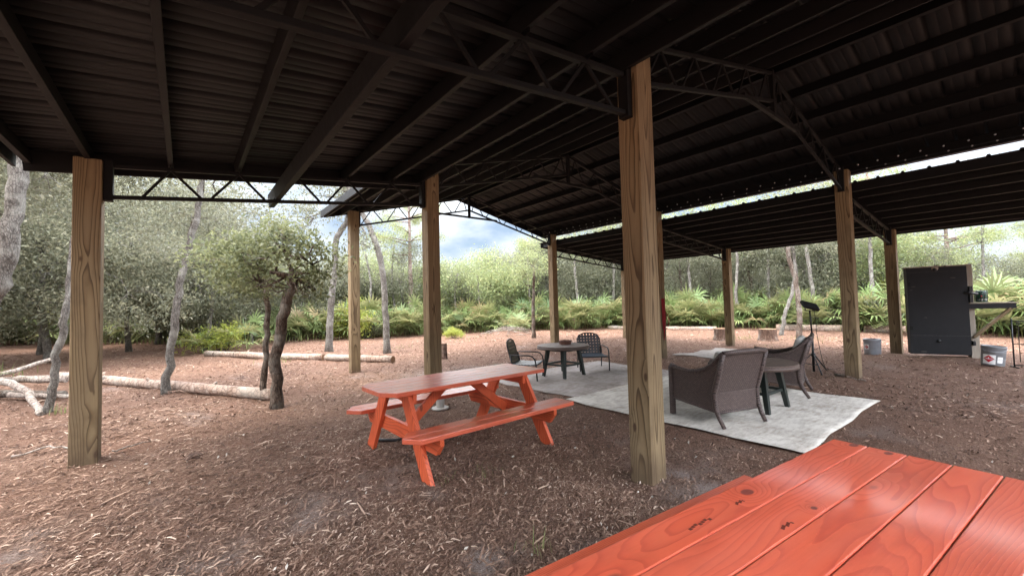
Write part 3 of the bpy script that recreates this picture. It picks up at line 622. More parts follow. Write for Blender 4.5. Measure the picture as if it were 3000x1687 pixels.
for x in (.05, .16, .26):
    mb = MB(); mb.tube([(x, -.02, .10), (x, -.02, .74), (x-.02, -.02, .79), (x, -.02, .83), (x+.02, -.02, .79), (x, -.02, .74)], .006, 6); mb.tube([(x, -.02, .42), (x+.05, -.02, .40), (x+.10, -.02, .44)], .005, 6); mb.build('fire_iron', M['black'], fr)
mb = MB()
for k in range(9):
    x = 8.945+.012*k+random.uniform(-.008, .008); zt_ = 1.46+random.uniform(-.06, .02); zb_ = .62+random.uniform(-.15, .25)
    mb.tube([(x, 5.535, zt_), (x+.015*math.sin(k*2), 5.525, (zt_*2+zb_)/3), (x-.015*math.sin(k), 5.52, (zt_+2*zb_)/3), (x+.01, 5.525, zb_), (x+.03, 5.52, (zt_+2*zb_)/3), (x+.012, 5.53, zt_)], .008, 6)
mb.tube([(8.99, 5.53, 1.18), (9.09, 5.50, 1.12), (9.14, 5.47, .95), (9.10, 5.48, .78), (9.0, 5.52, .7)], .007, 6)
tag(mb.build('rope', M['rope']), 'red rope hanging in loops on the post behind the middle post', 'rope')
sp = thing('cable_spool', (2.768, 5.144, G(2.77, 5.14)), 'small off-white spool standing on end behind the red picnic table', 'spool')
mb = MB(); mb.lathe([(0, 0), (.115, 0), (.118, .012), (.115, .022), (.055, .024)], 28); mb.build('flange', M['plastic_white'], sp)
mb = MB(); mb.lathe([(.055, .022), (.055, .20)], 24); mb.build('core', M['plastic_white'], sp)
mb = MB(); mb.lathe([(.055, .20), (.115, .202), (.118, .21), (.115, .222), (0, .222)], 28); mb.build('flange', M['plastic_white'], sp)
mb = MB(); mb.tube([(1.56, 4.44, .02), (1.66, 4.33, .016), (1.76, 4.24, .018), (1.84, 4.24, .02), (1.90, 4.32, .012)], .016, 8)
tag(mb.build('hose', M['hose']), 'short black hose end on the mulch under the red picnic table', 'hose')
# ------------------------------------------------------------------ logs, stumps, branches
def log(pts, r, label, group, mat='log', wob=.008, cut=True, cracks=(), stubs=()):
    pts = [Vector(p) for p in pts]; P = []
    for a, b in zip(pts, pts[1:]):
        for k in range(7): P.append(a.lerp(b, k/7)+Vector((random.gauss(0, wob), random.gauss(0, wob), random.gauss(0, wob*.5))))
    P.append(pts[-1]); rs = [r*(1+random.gauss(0, .03)) for _ in P]
    c = P[0].copy(); t = thing('fallen_log', c, label, 'log', group)
    mb = MB(); mb.tube([p-c for p in P], rs, 14); mb.build('bark', M[mat], t)
    if cut:
        for i, j in ((0, 1), (-1, -2)):
            d = (P[i]-P[j]).normalized(); mb = MB(); mb.tube([P[i]-c-d*.01, P[i]-c+d*.004], rs[i]*.97, 14); mb.build('cut_end', M['cutend'], t)
    for f in cracks:
        k = int(f*(len(P)-1)); d = (P[k+1]-P[k]).normalized(); q = P[k]-c; mb = MB(); mb.tube([q-d*.018, q+d*.018], rs[k]*1.02, 14); mb.build('crack', M['bark_dark'], t)
    for f, a in stubs:
        k = int(f*(len(P)-1)); q = P[k]-c; e = Vector((math.cos(a), .3, abs(math.sin(a)))).normalized(); mb = MB(); mb.tube([q+e*r*.6, q+e*(r+.03), q+e*(r+.07)], [.034, .026, .020], 8); mb.build('branch_stub', M[mat], t)
    return t
z = lambda u, v, r: G(u, v)+r*.85-.012
log([(-2.2, 13.6, z(-2.2, 13.6, .10)), (-.75, 10.9, z(-.7, 10.9, .11)), (1.13, 7.42, z(1.1, 7.4, .11))], .090, 'long peeled log lying behind the left post, ending at the two thin trunks', 'peeled logs round the clearing', stubs=((.35, 1.2), (.62, 2.2), (.8, .7)))
log([(.55, 16.35, z(.5, 16.3, .11)), (2.12, 13.72, z(2.1, 13.7, .11))], .096, 'rough cracked log behind the two thin trunks, farther of the two in line', 'peeled logs round the clearing', cracks=(.22, .45), stubs=((.6, 1.),))
log([(2.18, 13.62, z(2.2, 13.6, .11)), (3.0, 12.2, z(3, 12.2, .11))], .090, 'short pale log between the cracked log and the log with a sawn end', 'peeled logs round the clearing')
log([(3.04, 12.13, z(3, 12.1, .11)), (4.17, 10.22, z(4.2, 10.2, .11))], .090, 'pale log with a sawn brown end beside the slim post', 'peeled logs round the clearing')
log([(16.9, 13.5, z(16.9, 13.5, .09)), (17.6, 11.2, z(17.6, 11.2, .09)), (18.7, 8.9, z(18.7, 8.9, .09))], .10, 'thin pale log along the palmettos behind the red rope post', 'peeled logs round the clearing')
log([(19.9, 6.9, z(19.9, 6.9, .12)), (20.5, 4.3, z(20.5, 4.3, .12))], .15, 'thick pale log in front of the bushes behind the work light', 'peeled logs round the clearing')
log([(20.6, 4.1, z(20.6, 4.1, .12)), (20.0, 1.4, z(20, 1.4, .12))], .16, 'thick pale log behind the black box and the pale bucket', 'peeled logs round the clearing')
def stump(u, v, r, h, label, lean=0):
    t = thing('tree_stump', (u, v, G(u, v)-.02), label, 'stump', 'sawn stumps in the clearing', random.uniform(0, 6)); t.rotation_euler.x = lean
    n = 18; mb = MB(); ph = [random.uniform(.92, 1.08) for _ in range(n)]
    prof = [(1.25, 0), (1.06, .25), (1., .6), (1., 1.)]
    vs = [(r*a*ph[k]*math.cos(2*math.pi*k/n), r*a*ph[k]*math.sin(2*math.pi*k/n), h*b) for a, b in prof for k in range(n)]
    mb.add(vs, [(i*n+k, i*n+(k+1) % n, (i+1)*n+(k+1) % n, (i+1)*n+k) for i in range(3) for k in range(n)], True); mb.build('bark', M['stump'], t)
    mb = MB(); mb.add([(r*.985*ph[k]*math.cos(2*math.pi*k/n), r*.985*ph[k]*math.sin(2*math.pi*k/n), h+.002) for k in range(n)], [tuple(range(n))]); mb.build('cut_top', M['cutend'], t)
stump(15.05, 5.48, .26, .40, 'wide bark-covered stump behind the wicker armchairs')
stump(14.6, 6.8, .24, .42, 'reddish stump half hidden behind the farther right post')
stump(5.45, 9.85, .075, .42, 'thin dark stump just right of the post behind the picnic table')
def branch(pts, r0, r1, label, group='dead branches in the heap', mat='deadwood', name='dead_branch'):
    P = []; n = len(pts)
    for a, b in zip(pts, pts[1:]):
        a, b = Vector(a), Vector(b)
        for k in range(4): P.append(a.lerp(b, k/4)+Vector((random.gauss(0, .008), random.gauss(0, .008), random.gauss(0, .008))))
    P.append(Vector(pts[-1])); mb = MB(); mb.tube(P, list(np.linspace(r0, r1, len(P))), 10)
    return tag(mb.build(name, M[mat]), label, 'branch', group)
branch([(-2.75, 10.9, .45), (-2.2, 10.35, .34), (-1.90, 9.8, .22), (-1.68, 9.13, .06), (-1.60, 8.85, .02)], .062, .035, 'thick bleached bent limb arching to the ground at the left edge')
branch([(-3.2, 12.2, .22), (-2.5, 11.9, .24), (-1.75, 11.4, .20)], .07, .055, 'bleached branch with a sawn end pointing at the leaning thin trunk')
branch([(-2.9, 11.6, .30), (-2.45, 11.95, .42), (-2.1, 12.6, .55)], .05, .03, 'short dark branch sticking up from the heap')
branch([(-3.4, 11.2, .10), (-2.4, 11.0, .10), (-1.6, 10.3, .08)], .08, .06, 'dark rotten branch lying under the bleached limb', mat='bark_dark')
branch([(-2.6, 12.6, .18), (-1.9, 12.4, .16), (-1.2, 11.7, .12)], .06, .045, 'grey branch along the back of the heap')
branch([(-2.3, 10.8, .10), (-1.75, 10.2, .09), (-1.35, 9.9, .06)], .045, .03, 'thin split branch in front of the heap')
branch([(-1.35, 6.45, .02), (-1.10, 6.42, .06), (-.9, 6.2, .05), (-.70, 5.98, .02)], .010, .006, 'thin pale twig on the mulch left of the near left post', 'loose twigs on the mulch', name='twig')
branch([(-.58, 5.90, .02), (-.48, 5.93, .03), (-.28, 6.05, .02)], .009, .005, 'thin pale twig on the mulch right of the near left post', 'loose twigs on the mulch', name='twig')
branch([(9.05, 2.25, .04), (8.95, 2.05, .03), (8.78, 1.78, .02)], .022, .012, 'grey stick beside the foot of the right timber post', 'loose twigs on the mulch', name='twig')
mb = MB()
P = np.array([[0, 0, .02], [.09, .02, .05], [.18, -.02, .03], [.02, .07, .03], [.10, .10, .08], [.19, .06, .04]])
mb.add([tuple(p) for p in P], [(0, 1, 4, 3), (1, 2, 5, 4)], True); o = mb.build('bark_piece', M['stump']); o.location = (.02, 5.02, G(0, 5)); o.rotation_euler.z = .6
m_ = o.modifiers.new('t', 'SOLIDIFY'); m_.thickness = .02; s_ = o.modifiers.new('s', 'SUBSURF'); s_.levels = s_.render_levels = 2
tag(o, 'reddish curled piece of bark on the mulch left of the picnic table', 'bark')
# ------------------------------------------------------------------ foliage builders
def unit(v): return v/np.linalg.norm(v, axis=-1, keepdims=True)
def leaf_quads(P, size, aspect, rng, droop=0., outward=None):
    n = len(P); a = unit(rng.normal(size=(n, 3))+(0 if outward is None else outward*.8)); a[:, 2] -= droop; a = unit(a)
    q = unit(rng.normal(size=(n, 3))*np.array([.8, .8, .8])+np.array([0, 0, .55])); s = unit(np.cross(a, q)+1e-6)
    nn = np.cross(s, a); L = size*rng.uniform(.7, 1.3, (n, 1)); W = L*aspect
    V = np.stack([P-a*L/2, P+s*W/2+nn*W*.12, P+a*L/2, P-s*W/2+nn*W*.12], 1).reshape(-1, 3)
    return V, np.arange(n*4).reshape(-1, 4)
def crown_points(blobs, per, rng, sd=.24, shell=.5):
    """blobs: (cx,cy,cz,rx,ry,rz,n) -> leaf centres gathered in clumps"""
    out = []; o2 = []
    for cx, cy, cz, rx, ry, rz, n in blobs:
        d = unit(rng.normal(size=(n, 3))); rad = rng.uniform(shell, 1, (n, 1))**.6; c = d*rad*np.array([rx, ry, rz])+np.array([cx, cy, cz])
        k = per; p = (c[:, None]+rng.normal(size=(n, k, 3))*sd*np.array([1, 1, .62])*rng.uniform(.6, 1.3, (n, 1, 1))).reshape(-1, 3)
        out.append(p); o2.append(np.repeat(d, k, 0))
    return np.concatenate(out), np.concatenate(o2)
def crown_mesh(name, blobs, per, size, mat, seed, aspect=.42, sd=.24, droop=.1, shell=.45):
    rng = np.random.default_rng(seed); P, d = crown_points(blobs, per, rng, sd, shell); V, F = leaf_quads(P, size, aspect, rng, droop, d)
    n = len(F); cl = np.repeat(rng.normal(0, .16, (n+per-1)//per), per)[:n]
    return npmesh(name, V, F, M[mat], tint=np.clip(rng.beta(2, 2.2, n)+cl, 0, 1))
def limbs(mb, base, ends, r, rng):
    base = Vector(base)
    for e in ends:
        e = Vector(e); m = base.lerp(e, .5)+Vector(rng.normal(0, .12, 3)); mb.tube([base, base.lerp(m, .6)+Vector(rng.normal(0, .04, 3)), m, m.lerp(e, .55)+Vector(rng.normal(0, .06, 3)), e], [r, r*.75, r*.55, r*.4, r*.18], 7)
def trunk_pts(path, r0, r1, wob, rng):
    P = []; path = [Vector(p) for p in path]
    for a, b in zip(path, path[1:]):
        for k in range(5): P.append(a.lerp(b, k/5)+Vector(rng.normal(0, wob, 3)))
    P.append(path[-1]); n = len(P); rs = [r0+(r1-r0)*i/(n-1) for i in range(n)]; rs[0] *= 1.35; rs[1] *= 1.1
    rs = [q*(1+rng.normal(0, .03)) for q in rs]; return P, rs
def oak(name, loc, path, r0, r1, blobs, label, seed, per=34, size=.075, bark='bark_oak', leaf='leaf_oak', cat='tree', group=None, sd=.22, extra=None, aspect=.40):
    rng = np.random.default_rng(seed); t = thing(name, loc, label, cat, group)
    P, rs = trunk_pts(path, r0, r1, .012, rng); mb = MB(); mb.tube(P, rs, 11)
    top = P[-1]; limbs(mb, P[-3], [(b[0], b[1], b[2]) for b in blobs], r1*.5, rng)
    for b in blobs:
        ends = [(b[0]+b[3]*x*.8, b[1]+b[4]*y*.8, b[2]+b[5]*zz*.7) for x, y, zz in unit(rng.normal(size=(6, 3)))]
        limbs(mb, (b[0]*.75+top.x*.25, b[1]*.75+top.y*.25, b[2]*.8+top.z*.2), ends, r1*.22, rng)
    if extra: extra(mb, rng)
    mb.build('trunk', M[bark], t)
    link('crown', crown_mesh('crown', blobs, per, size, leaf, seed+50, sd=sd, aspect=aspect), t)
    return t
def rel(base, pts): return [(0, 0, -.05)]+[(p[0]-base[0], p[1]-base[1], p[2]-G(base[0], base[1])) for p in pts]
def at(u, v): return (u, v, G(u, v))
# ---- the trunks one can tell apart
b_ = (-1.555, 8.965); oak('oak_tree', at(*b_), rel(b_, [(-1.49, 8.92, .46), (-1.43, 8.87, 1.09), (-1.35, 8.8, 1.61), (-1.31, 8.77, 2.31), (-1.2, 8.8, 3.3), (-1.1, 9.0, 4.2)]), .052, .032,
    [(.2, .4, 4.6, 1.2, 1.2, .9, 80), (-.7, .9, 3.9, 1.0, 1.0, .7, 70), (.9, .2, 3.9, .9, .9, .6, 45), (-.2, -.3, 3.3, .8, .7, .5, 30)], 'thin lichen-grey trunk leaning right, left of the near left post', 1)
b_ = (-1.95, 7.8); oak('oak_tree', at(*b_), rel(b_, [(-2.15, 7.9, .6), (-1.94, 7.79, 1.41), (-1.72, 7.62, 1.8), (-1.66, 7.57, 2.2), (-1.58, 7.51, 2.92), (-1.57, 7.5, 3.6), (-1.8, 7.8, 4.6)]), .105, .078,
    [(-.6, 1.2, 4.9, 1.6, 1.5, 1.0, 110), (.2, 2.0, 4.2, 1.3, 1.3, .8, 90), (-.9, 2.6, 3.4, 1.2, 1.2, .9, 90)], 'thick rough grey trunk leaning at the left edge of the photo', 2, size=.08)
b_ = (-.267, 9.557); oak('oak_tree', at(*b_), rel(b_, [(-.19, 9.5, .83), (-.1, 9.43, 1.6), (.02, 9.33, 2.38), (.13, 9.24, 2.9), (.21, 9.18, 3.6), (.29, 9.11, 4.4)]), .066, .042,
    [(.2, 1.0, 4.8, 1.5, 1.4, .9, 100), (-.7, .5, 4.1, 1.1, 1.1, .8, 80), (1.0, 1.2, 3.6, .9, .9, .55, 50), (.3, .9, 3.0, 1.0, .8, .5, 45)], 'slender grey trunk leaning right behind the long log, right of the near left post', 3)
b_ = (.974, 7.698); oak('oak_tree', at(*b_), rel(b_, [(1.01, 7.67, .66), (1.04, 7.65, 1.29), (1.03, 7.66, 1.75)]), .050, .038,
    [(-.15, .1, 2.0, .55, .5, .32, 42), (-.45, .3, 2.25, .5, .5, .3, 30)], 'thinner of the two dark trunks at the right end of the long log', 4, bark='bark_dark', size=.075, sd=.16, per=32, leaf='leaf_dark')
def nest(mb, rng):
    for k in range(26):
        a = rng.uniform(0, 6.3); l = rng.uniform(.2, .5); zz = 1.75+rng.uniform(-.1, .25)
        mb.tube([(.15, -.13, zz), (.15+l*.5*math.cos(a), -.13+l*.5*math.sin(a), zz+rng.uniform(-.05, .12)), (.15+l*math.cos(a), -.13+l*math.sin(a), zz+rng.uniform(-.15, .2))], [.014, .009, .004], 5)
b_ = (1.051, 6.857); oak('oak_tree', at(*b_), rel(b_, [(1.04, 6.86, .73), (1.12, 6.8, 1.3), (1.23, 6.72, 1.76), (1.25, 6.7, 1.98)]), .077, .072,
    [(.05, -.05, 2.32, .45, .42, .34, 34), (-.45, .15, 2.2, .36, .35, .3, 24), (.5, -.3, 2.08, .3, .3, .34, 16), (.36, -.26, 1.72, .18, .18, .2, 7), (-.28, .1, 1.74, .25, .2, .18, 9), (.1, .2, 2.6, .3, .3, .2, 10)], 'thicker dark cut-off trunk with a twiggy leafy head near the picnic table', 5, bark='bark_dark', size=.08, sd=.15, per=34, extra=nest, leaf='leaf_dark')
b_ = (3.732, 14.533); oak('oak_tree', at(*b_), rel(b_, [(3.77, 14.5, 1.11), (3.88, 14.41, 2.43), (3.94, 14.37, 3.76), (4.18, 14.18, 4.22), (4.42, 13.99, 4.8)]), .115, .08,
    [(-.1, -.1, 5.2, 1.5, 1.3, .95, 80), (-.8, .2, 4.3, .8, .8, .6, 34), (1.0, -.6, 5.4, .9, .9, .7, 40)], 'pale trunk left of the slim post, bending right under a leafy crown', 6, size=.09)
b_ = (4.865, 12.337); oak('oak_tree', at(*b_), rel(b_, [(4.83, 12.37, 1.09), (4.79, 12.39, 2.44), (4.66, 12.5, 3.3), (4.42, 12.69, 4.05), (4.2, 12.87, 4.6), (3.9, 13.2, 5.4)]), .10, .075,
    [(-1.1, 1.0, 5.7, 1.3, 1.2, .8, 80), (-.5, .3, 3.6, .5, .5, .45, 16), (.2, .9, 5.0, .8, .8, .4, 26)], 'curved dark trunk leaning left between the slim post and the thick middle post', 7, size=.085, bark='bark_oak')
b_ = (9.985, 11.389); oak('oak_tree', at(*b_), rel(b_, [(9.99, 11.39, 1.19), (10.04, 11.35, 2.64)]), .07, .05,
    [(0, 0, 2.7, .65, .6, .42, 50), (-.35, .1, 2.3, .4, .4, .25, 14)], 'small straight dark trunk left of the far corner post, with a bushy head', 8, bark='bark_dark', size=.075, sd=.16, per=26, leaf='leaf_green')
b_ = (17.327, 5.876); oak('oak_tree', at(*b_), rel(b_, [(17.47, 5.76, .8), (17.67, 5.6, 1.46), (17.85, 5.46, 2.3), (17.8, 5.5, 3.4)]), .07, .05,
    [(0, .2, 4.2, 1.3, 1.3, .9, 60), (.6, -.5, 3.5, .8, .8, .5, 30)], 'grey trunk leaning right beside the wide stump', 9, size=.09)
b_ = (16.457, 5.044); oak('oak_tree', at(*b_), rel(b_, [(16.52, 5.0, .98), (16.44, 5.06, 2.07), (16.3, 5.17, 2.76), (16.25, 5.2, 3.5), (16.2, 5.3, 4.2)]), .085, .06,
    [(.2, -.2, 4.8, 1.4, 1.4, .9, 70), (.9, -.9, 3.4, .8, .8, .6, 40)], 'forked brown trunk right behind the work light', 10, size=.09, bark='bark_dark')
b_ = (24.2, 6.6); oak('pale_tree', at(*b_), rel(b_, [(24.2, 6.65, 1.0), (24.1, 6.7, 2.0), (23.95, 6.8, 3.2), (23.9, 6.9, 4.4)]), .12, .08,
    [(0, .2, 4.9, 1.5, 1.5, 1.0, 60)], 'white-barked trunk in the bushes behind the work light', 12, size=.11, bark='bark_birch', leaf='leaf_green')
# ---- oaks close by the left wing, overhanging the mulch
for k, (u, v, h) in enumerate(((-5.2, 5.2, 6.2), (-4.6, 1.2, 6.0), (-6.4, 8.6, 6.6), (-5.4, -2.6, 6.2))):
    rng = np.random.default_rng(400+k); bl = [(rng.normal(0.5, 1.2), rng.normal(0, 1.2), h*rng.uniform(.6, .95), 1.1, 1.1, .6, 48) for _ in range(8)]
    oak('oak_tree', at(u, v), [(0, 0, -.05), (.1, .1, 1.5), (.25, 0, 3.4)], .13, .08, bl, ('broad oak overhanging the mulch beside the left wing of the barn'), 410+k, size=.095, group='oaks beside the left wing')
# ---- pines
def pine_mesh(h, seed, lo=.45):
    rng = np.random.default_rng(seed); mb = MB(); P, rs = trunk_pts([(0, 0, -.05), (.05, .05, h*.5), (0, .1, h)], .15, .03, .01, rng); mb.tube(P, rs, 9); C = []
    for k in range(26):
        z0 = h*rng.uniform(lo, .98); a = rng.uniform(0, 6.3); l = (1.2-z0/h)*h*.30+rng.uniform(.2, .6); e = Vector((l*math.cos(a), l*math.sin(a), z0+rng.uniform(.0, .5)))
        mb.tube([(0, .05, z0), e*.5+Vector((0, 0, z0*.5+.05)), e], [.035, .022, .008], 5)
        for f in (.55, .75, .9, 1.0): C.append((e.x*f, e.y*f, z0+(e.z-z0)*f))
    C = np.array(C); n = 150; Pn = np.repeat(C, n, 0)+rng.normal(0, .15, (len(C)*n, 3)); V, F = leaf_quads(Pn, .17, .06, rng, .0, unit(Pn-np.repeat(C, n, 0)))
    return mb, npmesh('crown', V, F, M['pine'], tint=rng.beta(2, 2, len(F)))
def pine(u, v, h, seed, label, lo=.45):
    t = thing('pine_tree', at(u, v), label, 'tree'); mb, me = pine_mesh(h, seed, lo); mb.build('trunk', M['bark_pine'], t); link('crown', me, t); return t
pine(9.4, 20.6, 8.6, 3, 'tall airy pine rising above the scrub between the slim post and the middle post', .45)
pine(25.5, 4.6, 8.5, 4, 'yellow-green pine behind the right corner post', .25)
pine(28.5, 2.4, 6.3, 6, 'thin half-bare pine against the sky above the black box', .5)
pine(26.0, -1.2, 7.0, 7, 'leafy pine at the right edge of the photo above the shelf', .35)
pine(17.4, 19.5, 5.2, 5, 'slim pink-barked pine left of the thick middle post', .5)
# ---- forest
def forest_tree(seed, h, w, leaf, nb, size, bark, lo=.42):
    rng = np.random.default_rng(seed); bl = []
    for k in range(nb):
        a = rng.uniform(0, 6.3); rr = w*rng.uniform(.1, .75); zz = h*rng.uniform(lo, .88); q = w*rng.uniform(.38, .6)
        bl.append((rr*math.cos(a), rr*math.sin(a), zz, q, q, q*rng.uniform(.5, .75), int(25*(q/.8)**2)+7))
    bl.append((0, 0, h*.88, w*.5, w*.5, h*.12, 26))
    return dict(path=[(0, 0, -.05), (rng.normal(0, .1), rng.normal(0, .1), h*.25), (rng.normal(0, .25), rng.normal(0, .25), h*.6)], r0=.035+.0075*h, r1=.02+.0045*h, blobs=bl, seed=seed, per=30, size=size, leaf=leaf, sd=.26, bark=bark)
FOR = {}
PROTO = {}
def place_forest(kind, u, v, sc, label, group, name='scrub_oak'):
    rz = random.uniform(0, 6.3)
    if kind not in PROTO:
        t = oak(name, at(u, v), label=label, group=group, **FOR[kind]); t.rotation_euler.z = rz; t.scale = (sc, sc, sc); PROTO[kind] = t; return t
    return dup(PROTO[kind], at(u, v), rz, sc, label, group)
FOR['tall0'] = forest_tree(101, 6.0, 2.0, 'leaf_oak', 12, .095, 'bark_oak', .25); FOR['tall1'] = forest_tree(102, 6.4, 1.8, 'leaf_oak', 11, .095, 'bark_dark', .25); FOR['tall2'] = forest_tree(103, 5.4, 2.2, 'leaf_oak', 12, .095, 'bark_oak', .22)
FOR['low0'] = forest_tree(104, 3.6, 1.7, 'leaf_green', 9, .095, 'bark_oak'); FOR['low1'] = forest_tree(105, 3.2, 1.6, 'leaf_oak', 8, .09, 'bark_oak'); FOR['low2'] = forest_tree(106, 3.4, 1.9, 'leaf_green', 9, .10, 'bark_dark'); FOR['low3'] = forest_tree(107, 4.0, 1.7, 'leaf_oak', 8, .09, 'bark_oak')
EDGE = [(-24, 21.), (-12.7, 31.), (-4, 25.), (5, 21.3), (17, 20.6), (33, 21.4), (49, 22.0), (64, 22.2), (82, 21.2), (90, 20.4), (110, 20.)]     # clearing edge: bearing from the barn's +v axis, distance
def edge(az): return float(np.interp(az, [e[0] for e in EDGE], [e[1] for e in EDGE]))
HT = [(-25, 7.5), (2, 7.3), (5, 5.4), (9, 4.6), (15, 4.4), (18, 5.0), (24, 4.6), (29, 4.0), (34, 4.1), (38, 5.6), (45, 6.2), (78, 6.2), (82, 4.6), (84, 3.2), (92, 3.0), (110, 4)]
ht = lambda az: float(np.interp(az, [e[0] for e in HT], [e[1] for e in HT]))
LB = {'L': ('grey-green oak in the tall shady wood on the left', 'oaks of the shady wood on the left'), 'C': ('scrub oak in the low thicket across the clearing behind the middle posts', 'scrub oaks across the clearing'), 'Rr': ('sunlit scrub oak in the thicket behind the right wing', 'scrub oaks behind the right wing')}
def zone(az): return 'L' if az < 7 else ('C' if az < 46 else 'Rr')
for row, (off, step) in enumerate(((2.6, 4.1), (5.6, 4.4), (9.5, 4.6))):
    az = -22+row*1.3
    while az < 104:
        a = az+random.uniform(-1.2, 1.2); d = edge(a)+off+random.uniform(-.8, .8); H = ht(a)*random.uniform(.82, 1.06)*(1+row*.05)
        if zone(a) == 'L' and row == 0: d -= 2.5
        u, v = d*math.sin(R(a)), d*math.cos(R(a)); zz = zone(a)
        if zz == 'L' or H > 4.9: k = random.choice(('tall0', 'tall1', 'tall2')); s0 = FOR[k]['path'][2][2]/.6
        else: k = random.choice(('low0', 'low1', 'low2', 'low3')); s0 = FOR[k]['path'][2][2]/.6
        place_forest(k, u, v, H/s0, LB[zz][0], LB[zz][1]); az += step
FOR['slim'] = dict(path=[(0, 0, -.05), (.1, .05, 1.6), (.0, .15, 3.2), (.3, .1, 5.0)], r0=.085, r1=.045, blobs=[(.3, .1, 5.5, 1.0, .9, .6, 34), (-.5, .4, 4.7, .7, .7, .45, 18), (.8, -.4, 4.5, .6, .6, .4, 14), (-.1, -.3, 3.7, .5, .5, .3, 8)], seed=120, per=28, size=.10, leaf='leaf_green', sd=.24, bark='bark_oak')
for az_, dd, sc_ in ((19.5, .4, .8), (22.5, 2, .95), (30.5, 1.0, .62), (34.0, .6, .6), (41, .9, .85), (47.5, .5, 1.05), (52, 1.6, 1.1), (57, .3, 1.0), (61.5, 1.2, 1.1), (67, .5, 1.05), (70.5, 1.5, 1.1), (74.5, .4, 1.15), (79.2, 1.2, 1.1), (87, 2.5, .75)):
    d = edge(az_)+dd; place_forest('slim', d*math.sin(R(az_)), d*math.cos(R(az_)), sc_, 'slim bare-stemmed tree rising from the palmettos at the far edge of the clearing', 'slim trees among the palmettos', 'slim_tree')
# a closer file of trees in the left wood
for (u, v, h) in ((-4.6, 15.5, 6.6), (-3.2, 18.5, 6.8), (-5.6, 19, 7), (-1.6, 20.5, 6.6), (-6.0, 12.5, 6.2), (.6, 18.6, 5.8), (-2.0, 15.9, 6.0), (-4.0, 22, 7), (2.2, 20.4, 5.0)):
    k = random.choice(('tall0', 'tall1', 'tall2')); place_forest(k, u, v, h/(FOR[k]['path'][2][2]/.6), 'oak standing forward of the shady wood behind the long log', 'oaks forward of the shady wood')
# ---- shrubs
def shrub(seed, leaf, size, w=.8, h=.9):
    rng = np.random.default_rng(seed); bl = [(rng.normal(0, w*.5), rng.normal(0, w*.5), h*rng.uniform(.35, .8), w*.45, w*.45, h*.3, 16) for _ in range(7)]
    st = MB()
    for b in bl: limbs(st, (b[0]*.3, b[1]*.3, 0), [(b[0], b[1], b[2]), (b[0]*1.3, b[1]*1.3, b[2]+.2)], .016, rng)
    return st, crown_mesh('foliage', bl, 30, size, leaf, seed, sd=.15, shell=.2)
SH = {}
def place_shrub(k, u, v, sc, label, group):
    rz = random.uniform(0, 6.3)
    if k not in SH:
        seed, leaf, size = dict(g=(201, 'leaf_green', .075), o=(202, 'leaf_oak', .075), d=(203, 'leaf_dark', .08), l=(204, 'leaf_lime', .09))[k]
        t = thing('shrub', at(u, v), label, 'shrub', group, rz); st, me = shrub(seed, leaf, size); st.build('stem', M['bark_dark'], t); link('foliage', me, t); SH[k] = t
        t.scale = sc if hasattr(sc, '__len__') else (sc,)*3; return t
    return dup(SH[k], at(u, v), rz, sc, label, group)
SL = {'L': ('dark leafy shrub along the edge of the shady wood on the left', 'shrubs under the shady wood'), 'C': ('green shrub along the far side of the clearing behind the middle posts', 'shrubs across the clearing'), 'Rr': ('bright green shrub behind the right wing of the barn', 'shrubs behind the right wing')}
for row, off in enumerate((.9, 2.4, 4.2, 6.5)):
    az = -20+row
    while az < 100:
        a = az+random.uniform(-1, 1); d = edge(a)+off+random.uniform(-.5, .7); zz = zone(a); kk = {'L': 'dddo', 'C': 'gogod', 'Rr': 'ggog'}[zz]
        if random.random() < (.93 if (row or zz == 'L') else .5): place_shrub(random.choice(kk), d*math.sin(R(a)), d*math.cos(R(a)), (random.uniform(1.0, 1.7)+.2*row)*(1, 1, random.uniform(.9, 1.35))[0], *SL[zz])
        az += 3.3 if row else 3.0
place_shrub('l', 1.05, 17.6, 1.0, 'bright lime-yellow bush behind the cracked log', None)
place_shrub('l', 6.1, 19.6, (1.2, 1.2, 1.9), 'bright green sapling between the slim post and the curved trunk', None)
place_shrub('l', 8.9, 15.3, .5, 'little yellow-green bush right of the thick middle post', None)
place_shrub('o', 6.5, 18.9, .7, 'small low bush of dry fronds right of the curved trunk', None)
place_shrub('l', 24.2, 3.6, (1.5, 1.5, 2.4), 'tall lime-green bush seen between the two right posts', None)
